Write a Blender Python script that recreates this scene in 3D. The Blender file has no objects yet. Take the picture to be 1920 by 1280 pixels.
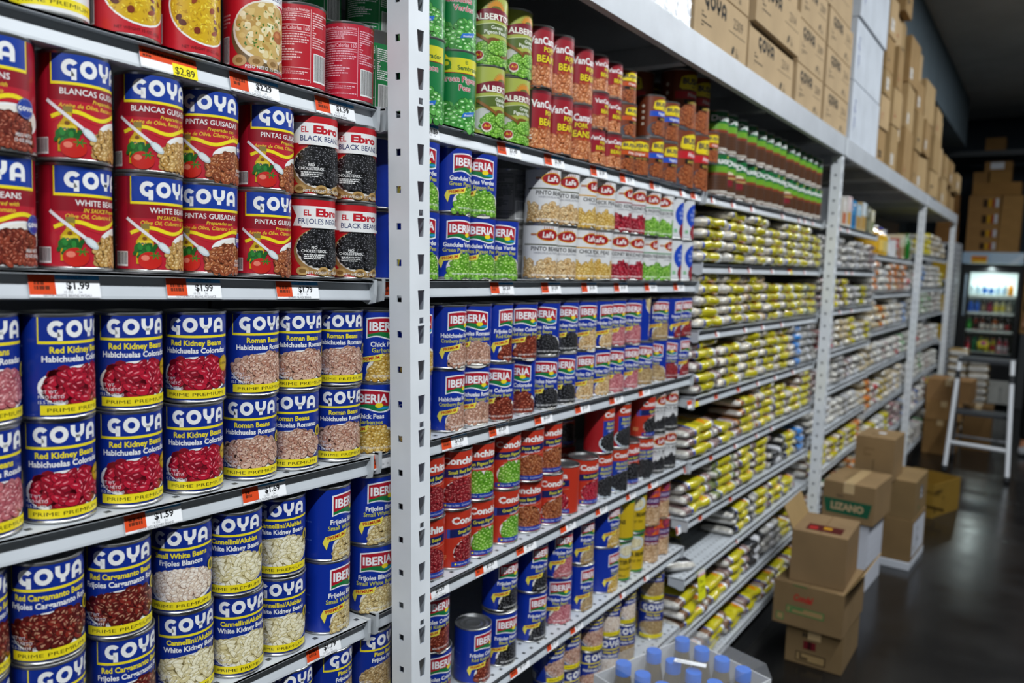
import bpy, math, random
from mathutils import Vector, Matrix
from mathutils.geometry import tessellate_polygon
random.seed(7)
SC = bpy.context.scene
COL = SC.collection
EYE = 1.5
PI = math.pi
# ---------------------------------------------------------------- camera
F = 1493.0
cx_ = Vector((1018, -108, F)).normalized()
dn_ = Vector((-540, 15549.342592592593, F)).normalized()
cz_ = -dn_
cy_ = cz_.cross(cx_)
RW = Matrix((cx_, cy_, cz_))            # world direction = RW @ camera direction (x right, y down, z forward)
def ray(px, py): return RW @ Vector((px-960, py-640, F))
def atY(px, py, Y):
    d = ray(px, py); return d*(Y/d.y)
def atX(px, py, X):
    d = ray(px, py); return d*(X/d.x)
def atZ(px, py, Z):
    d = ray(px, py); return d*(Z/d.z)
def proj(p):
    c = RW.transposed() @ Vector(p); return 960+F*c.x/c.z, 640+F*c.y/c.z
cam_d = bpy.data.cameras.new('camera'); cam = bpy.data.objects.new('camera', cam_d); COL.objects.link(cam)
cam_d.sensor_width = 36; cam_d.lens = 36*F/1920; cam_d.clip_start = .05; cam_d.clip_end = 100
r_, u_, b_ = RW @ Vector((1,0,0)), RW @ Vector((0,-1,0)), RW @ Vector((0,0,-1))
cam.matrix_world = Matrix(((r_.x,u_.x,b_.x,0),(r_.y,u_.y,b_.y,0),(r_.z,u_.z,b_.z,EYE),(0,0,0,1)))
cam_d.dof.use_dof = True; cam_d.dof.focus_distance = 1.12; cam_d.dof.aperture_fstop = 4.0
SC.camera = cam
# ---------------------------------------------------------------- colour, materials
def lin(c):
    c /= 255.0
    return c/12.92 if c <= .04045 else ((c+.055)/1.055)**2.4
def C(s):
    s = s.lstrip('#'); return (lin(int(s[0:2],16)), lin(int(s[2:4],16)), lin(int(s[4:6],16)), 1.0)
WHITE, BLACK = C('f0f0ee'), C('101012')
def mat(name, rough=.4, metal=0, spec=.5, coat=0, bump=None, var=None, emit=0, trans=0, alpha=1, tint=None):
    m = bpy.data.materials.new(name); m.use_nodes = True
    nt = m.node_tree; n = nt.nodes; p = n['Principled BSDF']
    at = n.new('ShaderNodeAttribute'); at.attribute_name = 'Col'
    src = at.outputs['Color']
    if var:
        scale, lo, kind = var
        tc = n.new('ShaderNodeTexCoord')
        if kind == 'noise':
            t = n.new('ShaderNodeTexNoise'); t.inputs['Scale'].default_value = scale; t.inputs['Detail'].default_value = 6; o = t.outputs['Fac']
        else:
            t = n.new('ShaderNodeTexVoronoi'); t.inputs['Scale'].default_value = scale; t.feature = 'F1'; o = t.outputs['Color']
        nt.links.new(tc.outputs['Object'], t.inputs['Vector'])
        r = n.new('ShaderNodeMapRange'); r.inputs['From Min'].default_value = .25; r.inputs['From Max'].default_value = .75
        r.inputs['To Min'].default_value = lo; r.inputs['To Max'].default_value = 1.1
        nt.links.new(o, r.inputs['Value'])
        mx = n.new('ShaderNodeVectorMath'); mx.operation = 'SCALE'
        nt.links.new(src, mx.inputs[0]); nt.links.new(r.outputs['Result'], mx.inputs['Scale'])
        src = mx.outputs['Vector']
    nt.links.new(src, p.inputs['Base Color'])
    p.inputs['Roughness'].default_value = rough; p.inputs['Metallic'].default_value = metal
    p.inputs['Specular IOR Level'].default_value = spec
    p.inputs['Coat Weight'].default_value = coat; p.inputs['Coat Roughness'].default_value = .12
    p.inputs['Transmission Weight'].default_value = trans; p.inputs['Alpha'].default_value = alpha
    if emit:
        nt.links.new(src, p.inputs['Emission Color']); p.inputs['Emission Strength'].default_value = emit
    if bump:
        scale, st = bump
        tc = n.new('ShaderNodeTexCoord'); t = n.new('ShaderNodeTexNoise'); t.inputs['Scale'].default_value = scale; t.inputs['Detail'].default_value = 3
        nt.links.new(tc.outputs['Object'], t.inputs['Vector'])
        b = n.new('ShaderNodeBump'); b.inputs['Strength'].default_value = st; b.inputs['Distance'].default_value = .004
        nt.links.new(t.outputs['Fac'], b.inputs['Height']); nt.links.new(b.outputs['Normal'], p.inputs['Normal'])
        if coat: nt.links.new(b.outputs['Normal'], p.inputs['Coat Normal'])
    return m
M = dict(
    print=mat('printed_label', .38, spec=.45, coat=.25),
    tin=mat('tin_plate', .3, .9),
    enamel=mat('white_enamel', .38, bump=(60, .02), var=(9, .93, 'noise')),
    card=mat('corrugated_cardboard', .85, spec=.15, var=(6, .86, 'noise'), bump=(90, .08)),
    paper=mat('paper', .7, spec=.2),
    bag=mat('filled_plastic_bag', .22, spec=.6, coat=.8, var=(95, .74, 'voronoi'), bump=(42, .75)),
    film=mat('printed_film', .25, spec=.5, coat=.7, bump=(38, .55)),
    plastic=mat('plastic', .3, spec=.5),
    dark=mat('dark_plastic', .55, spec=.3),
    alu=mat('painted_tube', .35, spec=.5),
    cloth=mat('cloth', .9, spec=.1),
    skin=mat('skin', .55, spec=.3),
    wallp=mat('wall_paint', .8, spec=.2, var=(3, .9, 'noise')),
    emit=mat('lit_panel', .5, emit=6.0),
    bottle=mat('bottle', .12, spec=.6, coat=.5),
)
def simple(name, **kw):
    m = bpy.data.materials.new(name); m.use_nodes = True; p = m.node_tree.nodes['Principled BSDF']
    for k, v in kw.items(): p.inputs[k].default_value = v
    return m
M['glass'] = simple('door_glass', **{'Base Color': (.95,1,.98,1), 'Roughness': .02, 'Transmission Weight': 1.0, 'IOR': 1.02, 'Alpha': .35})
M['wrap'] = simple('shrink_film', **{'Base Color': (.5,.51,.53,1), 'Roughness': .16, 'Alpha': .20, 'Specular IOR Level': .6})
def floor_mat():
    m = bpy.data.materials.new('polished_concrete'); m.use_nodes = True; nt = m.node_tree; n = nt.nodes; p = n['Principled BSDF']
    tc = n.new('ShaderNodeTexCoord'); a = n.new('ShaderNodeTexNoise'); a.inputs['Scale'].default_value = 2.2; a.inputs['Detail'].default_value = 8
    nt.links.new(tc.outputs['Object'], a.inputs['Vector'])
    cr = n.new('ShaderNodeValToRGB'); e = cr.color_ramp.elements
    e[0].position = .3; e[0].color = (.005,.005,.0055,1); e[1].position = .72; e[1].color = (.016,.0155,.015,1)
    nt.links.new(a.outputs['Fac'], cr.inputs['Fac']); nt.links.new(cr.outputs['Color'], p.inputs['Base Color'])
    b = n.new('ShaderNodeTexNoise'); b.inputs['Scale'].default_value = 5; b.inputs['Detail'].default_value = 5
    nt.links.new(tc.outputs['Object'], b.inputs['Vector'])
    mr = n.new('ShaderNodeMapRange'); mr.inputs['To Min'].default_value = .10; mr.inputs['To Max'].default_value = .34
    nt.links.new(b.outputs['Fac'], mr.inputs['Value']); nt.links.new(mr.outputs['Result'], p.inputs['Roughness'])
    p.inputs['Specular IOR Level'].default_value = .45
    return m
M['floor'] = floor_mat()
# ---------------------------------------------------------------- mesh builder
class MB:
    def __init__(s): s.v = []; s.f = []; s.c = []; s.n = []; s.hasn = False
    def face(s, pts, col, nrm=None):
        i = len(s.v); s.v += [tuple(p) for p in pts]; s.f.append(tuple(range(i, i+len(pts)))); s.c.append(col)
        if nrm: s.hasn = True; s.n += [tuple(x) for x in nrm]
        else: s.n += [(0,0,0)]*len(pts)
    def mesh(s, pts, faces, col):
        i = len(s.v); s.v += [tuple(p) for p in pts]; s.n += [(0,0,0)]*len(pts)
        for k, f in enumerate(faces):
            s.f.append(tuple(i+j for j in f)); s.c.append(col[k] if isinstance(col, list) else col)
    def box(s, x0,x1,y0,y1,z0,z1, col, skew=None):
        p = [(x,y,z) for x in (x0,x1) for y in (y0,y1) for z in (z0,z1)]
        if skew: p = [skew(q) for q in p]
        s.mesh(p, [(0,1,3,2),(4,6,7,5),(0,4,5,1),(2,3,7,6),(0,2,6,4),(1,5,7,3)], col)
    def prism(s, prof, axis_pts, col):       # closed profile rings, list of rings of equal length
        n = len(axis_pts[0]); pts = [p for r in axis_pts for p in r]; fs = []
        for k in range(len(axis_pts)-1):
            for j in range(n): fs.append((k*n+j, k*n+(j+1)%n, (k+1)*n+(j+1)%n, (k+1)*n+j))
        fs.append(tuple(range(n))[::-1]); fs.append(tuple((len(axis_pts)-1)*n+j for j in range(n)))
        s.mesh(pts, fs, col)
    def tube(s, pts, r, col, n=10):
        rings = []; P = [Vector(p) for p in pts]
        rr = r if isinstance(r, (list, tuple)) else [r]*len(P)
        for i, p in enumerate(P):
            d = (P[min(i+1,len(P)-1)]-P[max(i-1,0)]).normalized()
            a = d.orthogonal().normalized() if i == 0 else (a - d*a.dot(d)).normalized()
            b = d.cross(a)
            rings.append([p+(a*math.cos(2*PI*k/n)+b*math.sin(2*PI*k/n))*rr[i] for k in range(n)])
        s.prism(None, rings, col)
    def lathe(s, prof, col, n=24, o=(0,0,0)):   # prof [(r,z)] bottom to top; col may be a list per ring
        ox, oy, oz = o; pts = []; fs = []; cs = []
        for r, z in prof:
            for k in range(n): pts.append((ox+r*math.cos(2*PI*k/n), oy+r*math.sin(2*PI*k/n), oz+z))
        for i in range(len(prof)-1):
            for k in range(n):
                fs.append((i*n+k, i*n+(k+1)%n, (i+1)*n+(k+1)%n, (i+1)*n+k)); cs.append(col[i] if isinstance(col, list) else col)
        s.mesh(pts, fs, cs)
    def disc(s, r, z, col, n=24, o=(0,0,0), up=True):
        q = [(o[0]+r*math.cos(2*PI*k/n), o[1]+r*math.sin(2*PI*k/n), o[2]+z) for k in range(n)]
        s.face(q if up else q[::-1], col)
    def data(s, name, m, smooth=False, weld=False):
        me = bpy.data.meshes.new(name); me.from_pydata(s.v, [], s.f)
        a = me.color_attributes.new('Col', 'FLOAT_COLOR', 'CORNER')
        buf = []
        for f, c in zip(s.f, s.c): buf += list(c)*len(f)
        a.data.foreach_set('color', buf)
        for x in (m if isinstance(m, (list, tuple)) else [m]): me.materials.append(x)
        if smooth: me.polygons.foreach_set('use_smooth', [True]*len(me.polygons))
        if smooth == 'auto': me.set_sharp_from_angle(angle=.7)
        if s.hasn: me.normals_split_custom_set_from_vertices(s.n)
        me.update(); return me
    def build(s, name, m, parent=None, smooth=False):
        return link(name, s.data(name, m, smooth), parent)
def link(name, data, parent=None, loc=None, rz=0):
    o = bpy.data.objects.new(name, data); COL.objects.link(o)
    if parent is not None: o.parent = parent
    if loc is not None: o.location = loc
    if rz: o.rotation_euler = (0,0,rz)
    return o
def tag(o, label=None, cat=None, group=None, kind=None):
    if label: o['label'] = label
    if cat: o['category'] = cat
    if group: o['group'] = group
    if kind: o['kind'] = kind
    return o
def thing(name, loc, label, cat, group=None, rz=0):
    o = link(name, None, None, loc, rz); o.empty_display_size = .05
    return tag(o, label, cat, group)
ORD = ['zeroth','first','second','third','fourth','fifth','sixth','seventh','eighth','ninth','tenth','eleventh','twelfth','thirteenth','fourteenth','fifteenth','sixteenth','seventeenth','eighteenth','nineteenth','twentieth']
# ---------------------------------------------------------------- flat artwork (labels, prints): polygons in millimetres
_txt = {}
def text_tris(body, bold):
    k = (body, bold)
    if k not in _txt:
        cu = bpy.data.curves.new('t', 'FONT'); cu.body = body; cu.size = 1; cu.offset = bold; cu.resolution_u = 2
        ob = bpy.data.objects.new('t', cu)
        me = bpy.data.meshes.new_from_object(ob); me.calc_loop_triangles()
        v = [(p.co.x, p.co.y) for p in me.vertices]
        t = [[v[i] for i in lt.vertices] for lt in me.loop_triangles]
        xs = [p[0] for p in v] or [0]
        _txt[k] = (t, min(xs), max(xs))
        bpy.data.objects.remove(ob); bpy.data.curves.remove(cu); bpy.data.meshes.remove(me)
    return _txt[k]
CAPH = .729
class Art:
    def __init__(s): s.t = []; s.L = 0.0
    def up(s, d=.02): s.L += d
    def tri(s, tris, col): s.t += [(t, col, s.L) for t in tris]
    def poly(s, pts, col, d=.02):
        s.up(d)
        if len(pts) == 3: s.t.append((list(pts), col, s.L)); return
        if len(pts) == 4:
            s.t.append(([pts[0],pts[1],pts[2]], col, s.L)); s.t.append(([pts[0],pts[2],pts[3]], col, s.L)); return
        for a,b,c in tessellate_polygon([[Vector((p[0],p[1],0)) for p in pts]]): s.t.append(([pts[a],pts[b],pts[c]], col, s.L))
    def rect(s, u0,v0,u1,v1, col, d=.02): s.poly([(u0,v0),(u1,v0),(u1,v1),(u0,v1)], col, d)
    def fan(s, pts, col, d=.02):
        s.up(d); 
        for k in range(1, len(pts)-1): s.t.append(([pts[0],pts[k],pts[k+1]], col, s.L))
    def ell(s, u,v,ru,rv, col, n=28, rot=0, d=.02):
        ca, sa = math.cos(rot), math.sin(rot)
        s.fan([(u+ru*math.cos(2*PI*k/n)*ca-rv*math.sin(2*PI*k/n)*sa, v+ru*math.cos(2*PI*k/n)*sa+rv*math.sin(2*PI*k/n)*ca) for k in range(n)], col, d)
    def arc(s, u,v,ro,ri,a0,a1, col, sx=1, n=14):
        for k in range(n):
            A, B = math.radians(a0+(a1-a0)*k/n), math.radians(a0+(a1-a0)*(k+1)/n)
            q = [(u+sx*r*math.cos(a), v+r*math.sin(a)) for r, a in ((ri,A),(ro,A),(ro,B),(ri,B))]
            s.t.append(([q[0],q[1],q[2]], col, s.L)); s.t.append(([q[0],q[2],q[3]], col, s.L))
    def stroke(s, pts, w, col, d=.02):
        s.up(d)
        for a, b in zip(pts[:-1], pts[1:]):
            dx, dy = b[0]-a[0], b[1]-a[1]; l = math.hypot(dx,dy) or 1; nx, ny = -dy/l*w/2, dx/l*w/2
            q = [(a[0]+nx,a[1]+ny),(a[0]-nx,a[1]-ny),(b[0]-nx,b[1]-ny),(b[0]+nx,b[1]+ny)]
            s.t.append(([q[0],q[1],q[2]], col, s.L)); s.t.append(([q[0],q[2],q[3]], col, s.L))
    def text(s, body, u, v, cap, col, bold=0.0, fit=None, al='c', shear=0, rot=0, arch=0):
        t, x0, x1 = text_tris(body, bold); k = cap/CAPH; w = (x1-x0)*k; kx = k
        if fit and (fit < w or al == 'f'): kx = k*fit/w; w = fit
        off = -w/2 if al in 'cf' else (0 if al == 'l' else -w)
        ca, sa = math.cos(rot), math.sin(rot); s.up(.02)
        for tr in t:
            q = []
            for x, y in tr:
                a, b = (x-x0)*kx+off + shear*y*k, y*k
                if arch: b -= arch*(a/(w/2))**2
                q.append((u+a*ca-b*sa, v+a*sa+b*ca))
            s.t.append((q, col, s.L))
    def lines(s, u0,v0,u1,v1, col, n, seed=1, h=.5):        # rows of unreadably small print
        rr = random.Random(seed); s.up(.02)
        for k in range(n):
            v = v1-(v1-v0)*(k+.5)/n; u = u0
            while u < u1-1:
                l = min(rr.uniform(1.2, 5), u1-u); hh = (v1-v0)/n*h*.5
                q = [(u,v-hh),(u+l,v-hh),(u+l,v+hh),(u,v+hh)]; u += l+.8
                s.t.append(([q[0],q[1],q[2]], col, s.L)); s.t.append(([q[0],q[2],q[3]], col, s.L))
                if rr.random() < .1: break
    def barcode(s, u0,v0,w,h, seed=1):
        rr = random.Random(seed); s.rect(u0,v0,u0+w,v0+h, WHITE); s.up(.02); u = u0+1
        while u < u0+w-1.5:
            l = rr.choice((.35,.6,.9)); q = [(u,v0+2.2),(u+l,v0+2.2),(u+l,v0+h-1),(u,v0+h-1)]; u += l+rr.choice((.4,.7))
            s.t.append(([q[0],q[1],q[2]], BLACK, s.L)); s.t.append(([q[0],q[2],q[3]], BLACK, s.L))
    def heap(s, inside, bb, size, asp, cols, back, hl, seed=1, jit=.35, spots=None):
        rr = random.Random(seed); L0 = s.L
        u0,v0,u1,v1 = bb; st = size*.66*asp**.3; mid = tuple((a+b*2)/3 for a, b in zip(back, cols[-1]))
        for ps in (0, 1):
            v = v1; s.up(.004)
            while v > v0:
                u = u0 + rr.random()*st
                while u < u1:
                    a, b = u+rr.uniform(-jit,jit)*size*.8, v+rr.uniform(-jit,jit)*size*asp
                    if inside(a, b):
                        if ps == 0: s.ell(a, b, size*.52, size*.44, mid, 8, 0, 0)
                        else:
                            rot = rr.uniform(-1.1, 1.1) if asp < .9 else 0; k = rr.uniform(.88,1.12)*size/2
                            s.ell(a, b-.3, k*1.08+.15, k*asp*1.1+.35, back, 10, rot, .002)
                            s.ell(a, b, k, k*asp, rr.choice(cols), 12, rot, .002)
                            s.ell(a-k*asp*.25*math.sin(rot)-k*.1, b+k*asp*.35, k*.42, k*asp*.2, hl, 6, rot, .002)
                            if spots:
                                for _ in range(2): s.ell(a+rr.uniform(-.4,.4)*k, b+rr.uniform(-.3,.3)*k*asp, k*.28, k*.09, spots, 5, rr.uniform(0,PI), .002)
                    u += st
                v -= st*(.8 if asp > .6 else .62)
        s.L = max(s.L, L0+.02)
    # ---- put on surfaces
    def on_cyl(s, mb, R, z0, N=64, k=1e-3, us=1.0):
        du = 2*PI*R*1e3/N
        for t, col, L in s.t:
            if us != 1: t = [(p[0]*us, p[1]) for p in t]
            if len(t) == 3 and (t[1][0]-t[0][0])*(t[2][1]-t[0][1])-(t[1][1]-t[0][1])*(t[2][0]-t[0][0]) < 0: t = t[::-1]
            lo = min(p[0] for p in t); hi = max(p[0] for p in t)
            r = R+L*1e-3+.0002
            for i in range(math.floor(lo/du+1e-6), math.floor(hi/du-1e-6)+1):
                q = t
                if lo < i*du-1e-6: q = clip(q, i*du, 1)
                if hi > (i+1)*du+1e-6 and q: q = clip(q, (i+1)*du, -1)
                if not q or len(q) < 3: continue
                P = []; Nn = []
                for u, v in q:
                    # straight facets between the slab borders
                    f = u/du-i; a0, a1 = i*2*PI/N, (i+1)*2*PI/N
                    x = (1-f)*math.sin(a0)+f*math.sin(a1); y = -((1-f)*math.cos(a0)+f*math.cos(a1))
                    P.append((r*x, r*y, z0+v*k)); a = u/(R*1e3); Nn.append((math.sin(a), -math.cos(a), 0))
                mb.face(P, col, Nn)
    def on_plane(s, mb, o, ex, ey, k=1e-3, lift=.0004):
        o, ex, ey = Vector(o), Vector(ex), Vector(ey); n = ex.cross(ey).normalized()
        for t, col, L in s.t:
            e = (t[1][0]-t[0][0])*(t[2][1]-t[0][1])-(t[1][1]-t[0][1])*(t[2][0]-t[0][0])
            q = t if e > 0 else t[::-1]
            mb.face([o+ex*(u*k)+ey*(v*k)+n*(lift+L*1e-3) for u, v in q], col)
def clip(q, c, sgn):
    out = []
    for i in range(len(q)):
        a, b = q[i-1], q[i]; da, db = (a[0]-c)*sgn, (b[0]-c)*sgn
        if (da >= 0) != (db >= 0):
            f = da/(da-db); out.append((c, a[1]+(b[1]-a[1])*f))
        if db >= 0: out.append(b)
    return out
# ---------------------------------------------------------------- what is printed on the cans
RED, YEL, NAVY, BLUE = C('c01526'), C('f2de22'), C('0b2a86'), C('1030a0')
def K(*h): return [C(x) for x in h]
BEAN = dict(  # size mm, aspect, colours, gap colour, highlight, speckle
    redkidney=(15,.5,K('a5102a','b81832','8f0c24'),C('4a0612'),C('e88a94'),None),
    pink=(11,.6,K('c06a70','b45a64','d08488'),C('6a2830'),C('f0c4c4'),None),
    roman=(13,.6,K('c79a84','b88670','d6b09a'),C('5c3a30'),C('ecd6c8'),C('7a3a34')),
    cargamanto=(13,.6,K('6e1e1c','82281f','5a1614'),C('2a0808'),C('c08a70'),C('b89070')),
    smallwhite=(9,.68,K('ead8c4','f0e2d2','dcc6b2'),C('8a6a58'),C('fffaf2'),None),
    cannellini=(14,.5,K('eadfb4','f2eac8','dccf9c'),C('8a7a48'),C('fffbe8'),None),
    white=(9,.68,K('d6bf84','c8ae70','e2d09a'),C('6a5228'),C('faf0d0'),None),
    tanbean=(10,.66,K('c69a54','b88a44','d2aa66'),C('5e3c14'),C('f0d8a8'),None),
    pinto=(11,.62,K('9a5230','aa6238','8a4426'),C('3c1a0c'),C('dca880'),None),
    kidneysauce=(15,.55,K('7a2e1e','8c3a26','6a2418'),C('2c0c08'),C('c88068'),None),
    chick=(9,.92,K('d2aa4e','c69a3c','deba66'),C('6a4a14'),C('f8e8b0'),None),
    pea=(10,1.0,K('6fae2e','5c9a22','84c040'),C('1e4a0c'),C('d2ee98'),None),
    peag=(12,1.0,K('4aa042','3c8e36','66b654'),C('12480f'),C('c8f0b8'),None),
    black=(8,.62,K('17171a','222226','0e0e10'),C('050506'),C('8c8c90'),None),
    blackeye=(11,.65,K('d8b27a','caa066','e6c894'),C('5a3414'),C('fcecc8'),C('3a1c0c')),
    smallred=(9,.68,K('8e1c26','9e2830','7c141e'),C('340a0c'),C('d88884'),None),
    cranberry=(11,.62,K('c2947c','b0806a','d4aa94'),C('5a382c'),C('f0dccc'),C('8a4a40')),
    pintod=(9,.66,K('b89a6a','a88858','c8ac7e'),C('5c4424'),C('e8d8b0'),C('6a4a2c')),
    baked=(9,.66,K('9a4a22','a8562a','86401c'),C('40180a'),C('d89a68'),None),
    porkb=(13,.62,K('c87848','d48a58','b8683a'),C('64280e'),C('f4c49c'),None),
    lima=(16,.6,K('c8a27a','b8926a','d6b48e'),C('6a4a2c'),C('f0dcc0'),None),
)
def heap(a, kind, inside, bb, seed=1, size=None):
    z, asp, cols, back, hl, sp = BEAN[kind]; a.heap(inside, bb, size or z, asp, cols, back, hl, seed, .35, sp)
def inell(cu,cv,ru,rv): return lambda u,v: ((u-cu)/ru)**2+((v-cv)/rv)**2 < 1
def mound(cu, half, v0, vt): return lambda u,v: v0 < v < v0+(vt-v0)*max(0,1-((u-cu)/half)**2)**.5 and abs(u-cu) < half
def goya(a, u, v, h, col):
    a.up(.02); k = h; U = u-2.15*k
    a.arc(U+.5*k, v+.5*k, .5*k,.21*k, 38,300, col); 
    a.tri([[(U+.55*k,v-.2*k),(U+.84*k,v-.2*k),(U+.84*k,v+.46*k)],[(U+.55*k,v-.2*k),(U+.84*k,v+.46*k),(U+.55*k,v+.46*k)]], col)
    a.arc(U+1.55*k, v+.5*k, .52*k,.23*k, 0,360, col, n=22)
    y = U+2.65*k; a.arc(y, v+.66*k, .45*k,.17*k, 180,360, col)
    for x0,x1,y0,y1 in ((-.45,-.17,.66,1.02),(.17,.45,.66,1.02),(-.15,.15,-.02,.4)):
        a.tri([[(y+x0*k,v+y0*k),(y+x1*k,v+y0*k),(y+x1*k,v+y1*k)],[(y+x0*k,v+y0*k),(y+x1*k,v+y1*k),(y+x0*k,v+y1*k)]], col)
    y = U+3.72*k; a.arc(y, v+.54*k, .47*k,.19*k, 0,180, col)
    for x0,x1,y0,y1 in ((-.47,-.19,-.02,.54),(.19,.47,-.02,.54),(-.2,.2,.2,.42)):
        a.tri([[(y+x0*k,v+y0*k),(y+x1*k,v+y0*k),(y+x1*k,v+y1*k)],[(y+x0*k,v+y0*k),(y+x1*k,v+y1*k),(y+x0*k,v+y1*k)]], col)
def L_goya(t1, t2, kind, seal=False):                      # 105 mm high, blue
    a = Art(); c = PI*76.2/2; BL = C('0c2c8c')
    a.rect(-c,0,c,105, BL, 0)
    a.lines(-112,20,-66,95, C('6a80c0'), 16, 3); a.barcode(-100,2,26,15, 4)
    a.rect(-46,77,50,80, YEL); a.rect(-46,77,-44.6,105, YEL); goya(a, 2, 84, 17.5, WHITE)
    a.text(t1, 0, 67.5, 6.8, YEL, .03, 80); a.text(t2, 0, 58.2, 6.6, WHITE, .03, 90)
    a.ell(2,31,49,23, WHITE); heap(a, kind, lambda u,v: inell(2,33,45,18.5)(u,v), (-47,9,51,57), 5)
    a.rect(-44,2,46,12.5, YEL); a.text('PRIME PREMIUM', 0, 5, 4.2, C('14120a'), .0, 74, 'f')
    for i, tt in enumerate(('NET WT.','PESO NETO','15.5 oz (439 g)')): a.text(tt, -46, 25-i*5.5, 3.6, C('e8e8f0'), .0, 30, 'l')
    if seal:
        a.ell(40,44,10,10, C('c8a51e')); a.arc(40,44,9.2,8.6,0,360,C('5c4808')); a.text('CHEFSBEST', 40, 42.5, 2.8, C('4a3a06'), .02, 17)
    else: a.ell(44,50,7,8, C('c8b020')); a.ell(44,49,4,5, C('4a4a10'))
    return a
def L_guisadas(t1, t2, t3, kind):
    a = Art(); c = PI*76.2/2; R_ = C('a9142a'); a.rect(-c,0,c,105, R_, 0)
    a.rect(-52,0,54,105, C('8f1022'))
    a.rect(-52,0,54,58, C('b81c2e'))
    a.lines(-108,25,-72,98, C('d89098'), 20, 6); a.barcode(-72,3,20,17, 7)
    a.rect(-48,74,50,105, YEL); a.rect(-46.5,77,48.5,105, C('123a9a')); goya(a, 1, 82.5, 17.5, WHITE)
    a.text(t1, 2, 64.5, 6.4, WHITE, .01, 92); a.text(t2, 12, 57.5, 4.3, C('f2cf3a'), .01, 60, shear=.25); a.text(t3, 2, 51, 4.6, C('f2cf3a'), .01, 92, shear=.25)
    w = [(-48+4*i, 43+3.6*math.sin(i*.42-.6)+i*.16) for i in range(25)]; a.stroke(w, 4.2, YEL); a.stroke([(p[0],p[1]-4.4) for p in w], 2.2, C('c2202e'))
    a.ell(34,28,34,15, WHITE); a.ell(36,29,28,12, C('ebe6dc'))
    heap(a, kind, inell(26,13,34,20), (-10,0,54,33), 8, 9)
    # oil bottle, spoon, parsley, tomato
    a.poly([(-41,6),(-22,6),(-22,32),(-27,40),(-27,46),(-35,46),(-35,40),(-41,32)], C('c9a50c')); a.rect(-35.5,46,-26.5,52, C('8c7a3a')); a.rect(-39,22,-24,33, C('e2c832'))
    goya(a, -31.5, 26, 4, C('14246e')); a.ell(-31.5,35,2.6,2.2, C('7a4a10'))
    a.stroke([(-52,58),(-16,30)], 3.4, C('e8e6ea')); a.ell(-10,25,4.2,9, C('c0ccd0'), 18, .9); a.ell(-10,25.5,2.8,7, C('dfe6e8'), 18, .9)
    rr = random.Random(3)
    for i in range(34): a.ell(-31+rr.uniform(-12,12), 20+rr.uniform(-7,8), rr.uniform(2.5,4), rr.uniform(2,3), rr.choice(K('1f6a26','2c8434','185a20')), 7, rr.uniform(0,3), .004)
    a.ell(-26,10,13,10, C('c42018')); a.ell(-31,13,4.5,3.2, C('e8806a')); 
    for i in range(6): a.ell(-20+3.4*math.cos(i*1.05), 16+2*math.sin(i*1.05), 3.4,.8, C('2c7a24'), 8, i*1.05, .005)
    a.ell(47,40,10,10, C('123a9a')); a.arc(47,40,9.4,8.8,0,360, C('e6e6ee')); goya(a, 47, 37.5, 4.2, WHITE)
    a.text('PESO NETO', 44, 12, 3.4, WHITE, .01, 18); a.text('15 OZ (425g)', 44, 7, 3.4, WHITE, .01, 20)
    return a
def iberia_logo(a, u, v, w):
    h = w*.5; n = 12
    def sh(g):
        top = [(u-w/2-g+(w+2*g)*i/n, v+h*.86+g+h*.14*math.sin(PI*(.15+.85*i/n))) for i in range(n+1)]
        bot = [(u-w/2-g+(w+2*g)*i/n, v-g+h*.10*math.sin(2*PI*i/n)) for i in range(n+1)]
        return bot+top[::-1]
    a.poly(sh(w*.035), C('f2f2f4')); a.poly(sh(0), C('b0142a'))
    n2 = 12; hill = [(u-w/2+w*i/n2, v+h*.10*math.sin(2*PI*i/n2)) for i in range(n2+1)]
    a.poly(hill+[(u+w/2,v+h*.16),(u+w*.2,v+h*.24),(u-w*.15,v+h*.30),(u-w/2,v+h*.16)], C('12763a'))
    a.poly([(u+w*.12,v+h*.02),(u+w/2,v+h*.0),(u+w/2,v+h*.14),(u+w*.3,v+h*.12)], C('1c8cc8'))
    a.ell(u+w*.2, v+h*.22, w*.11, h*.13, C('f2d828')); 
    a.text('IBERIA', u, v+h*.36, h*.46, C('f4f4f6'), .03, w*.9, 'f')
def L_iberia(t1, t2, kind, big=False, R=38.1):
    a = Art(); c = PI*R; H = 105 if not big else 112; a.rect(-c,0,c,H, C('0a2f9c'), 0)
    a.lines(-c+8,18,-58,90, C('3f5cb8'), 18, 9); a.barcode(-c+12,3,24,14, 10)
    iberia_logo(a, 6, 66, 60)
    a.text(t1, 4, 52, 7.6, WHITE, .03, 84); a.text(t2, 4, 43, 7, C('d2d03a'), .012, 82)
    a.ell(16,16,41,24, C('e8e4d8')); heap(a, kind, mound(16,40,-4,39), (-24,0,56,40), 12)
    a.poly([(-40,25),(-38,30),(-36,34),(-4,40),(2,42),(-2,31),(-30,27),(-34,14)], C('f0e050')); a.text('PREMIUM', -18, 31, 5.2, C('b82018'), .03, 30, rot=.17)
    a.text('PESO NETO NET WT. 15.5 OZ (439g)', 16, 4, 3.2, C('f6f6f2'), .01, 60)
    return a
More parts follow.
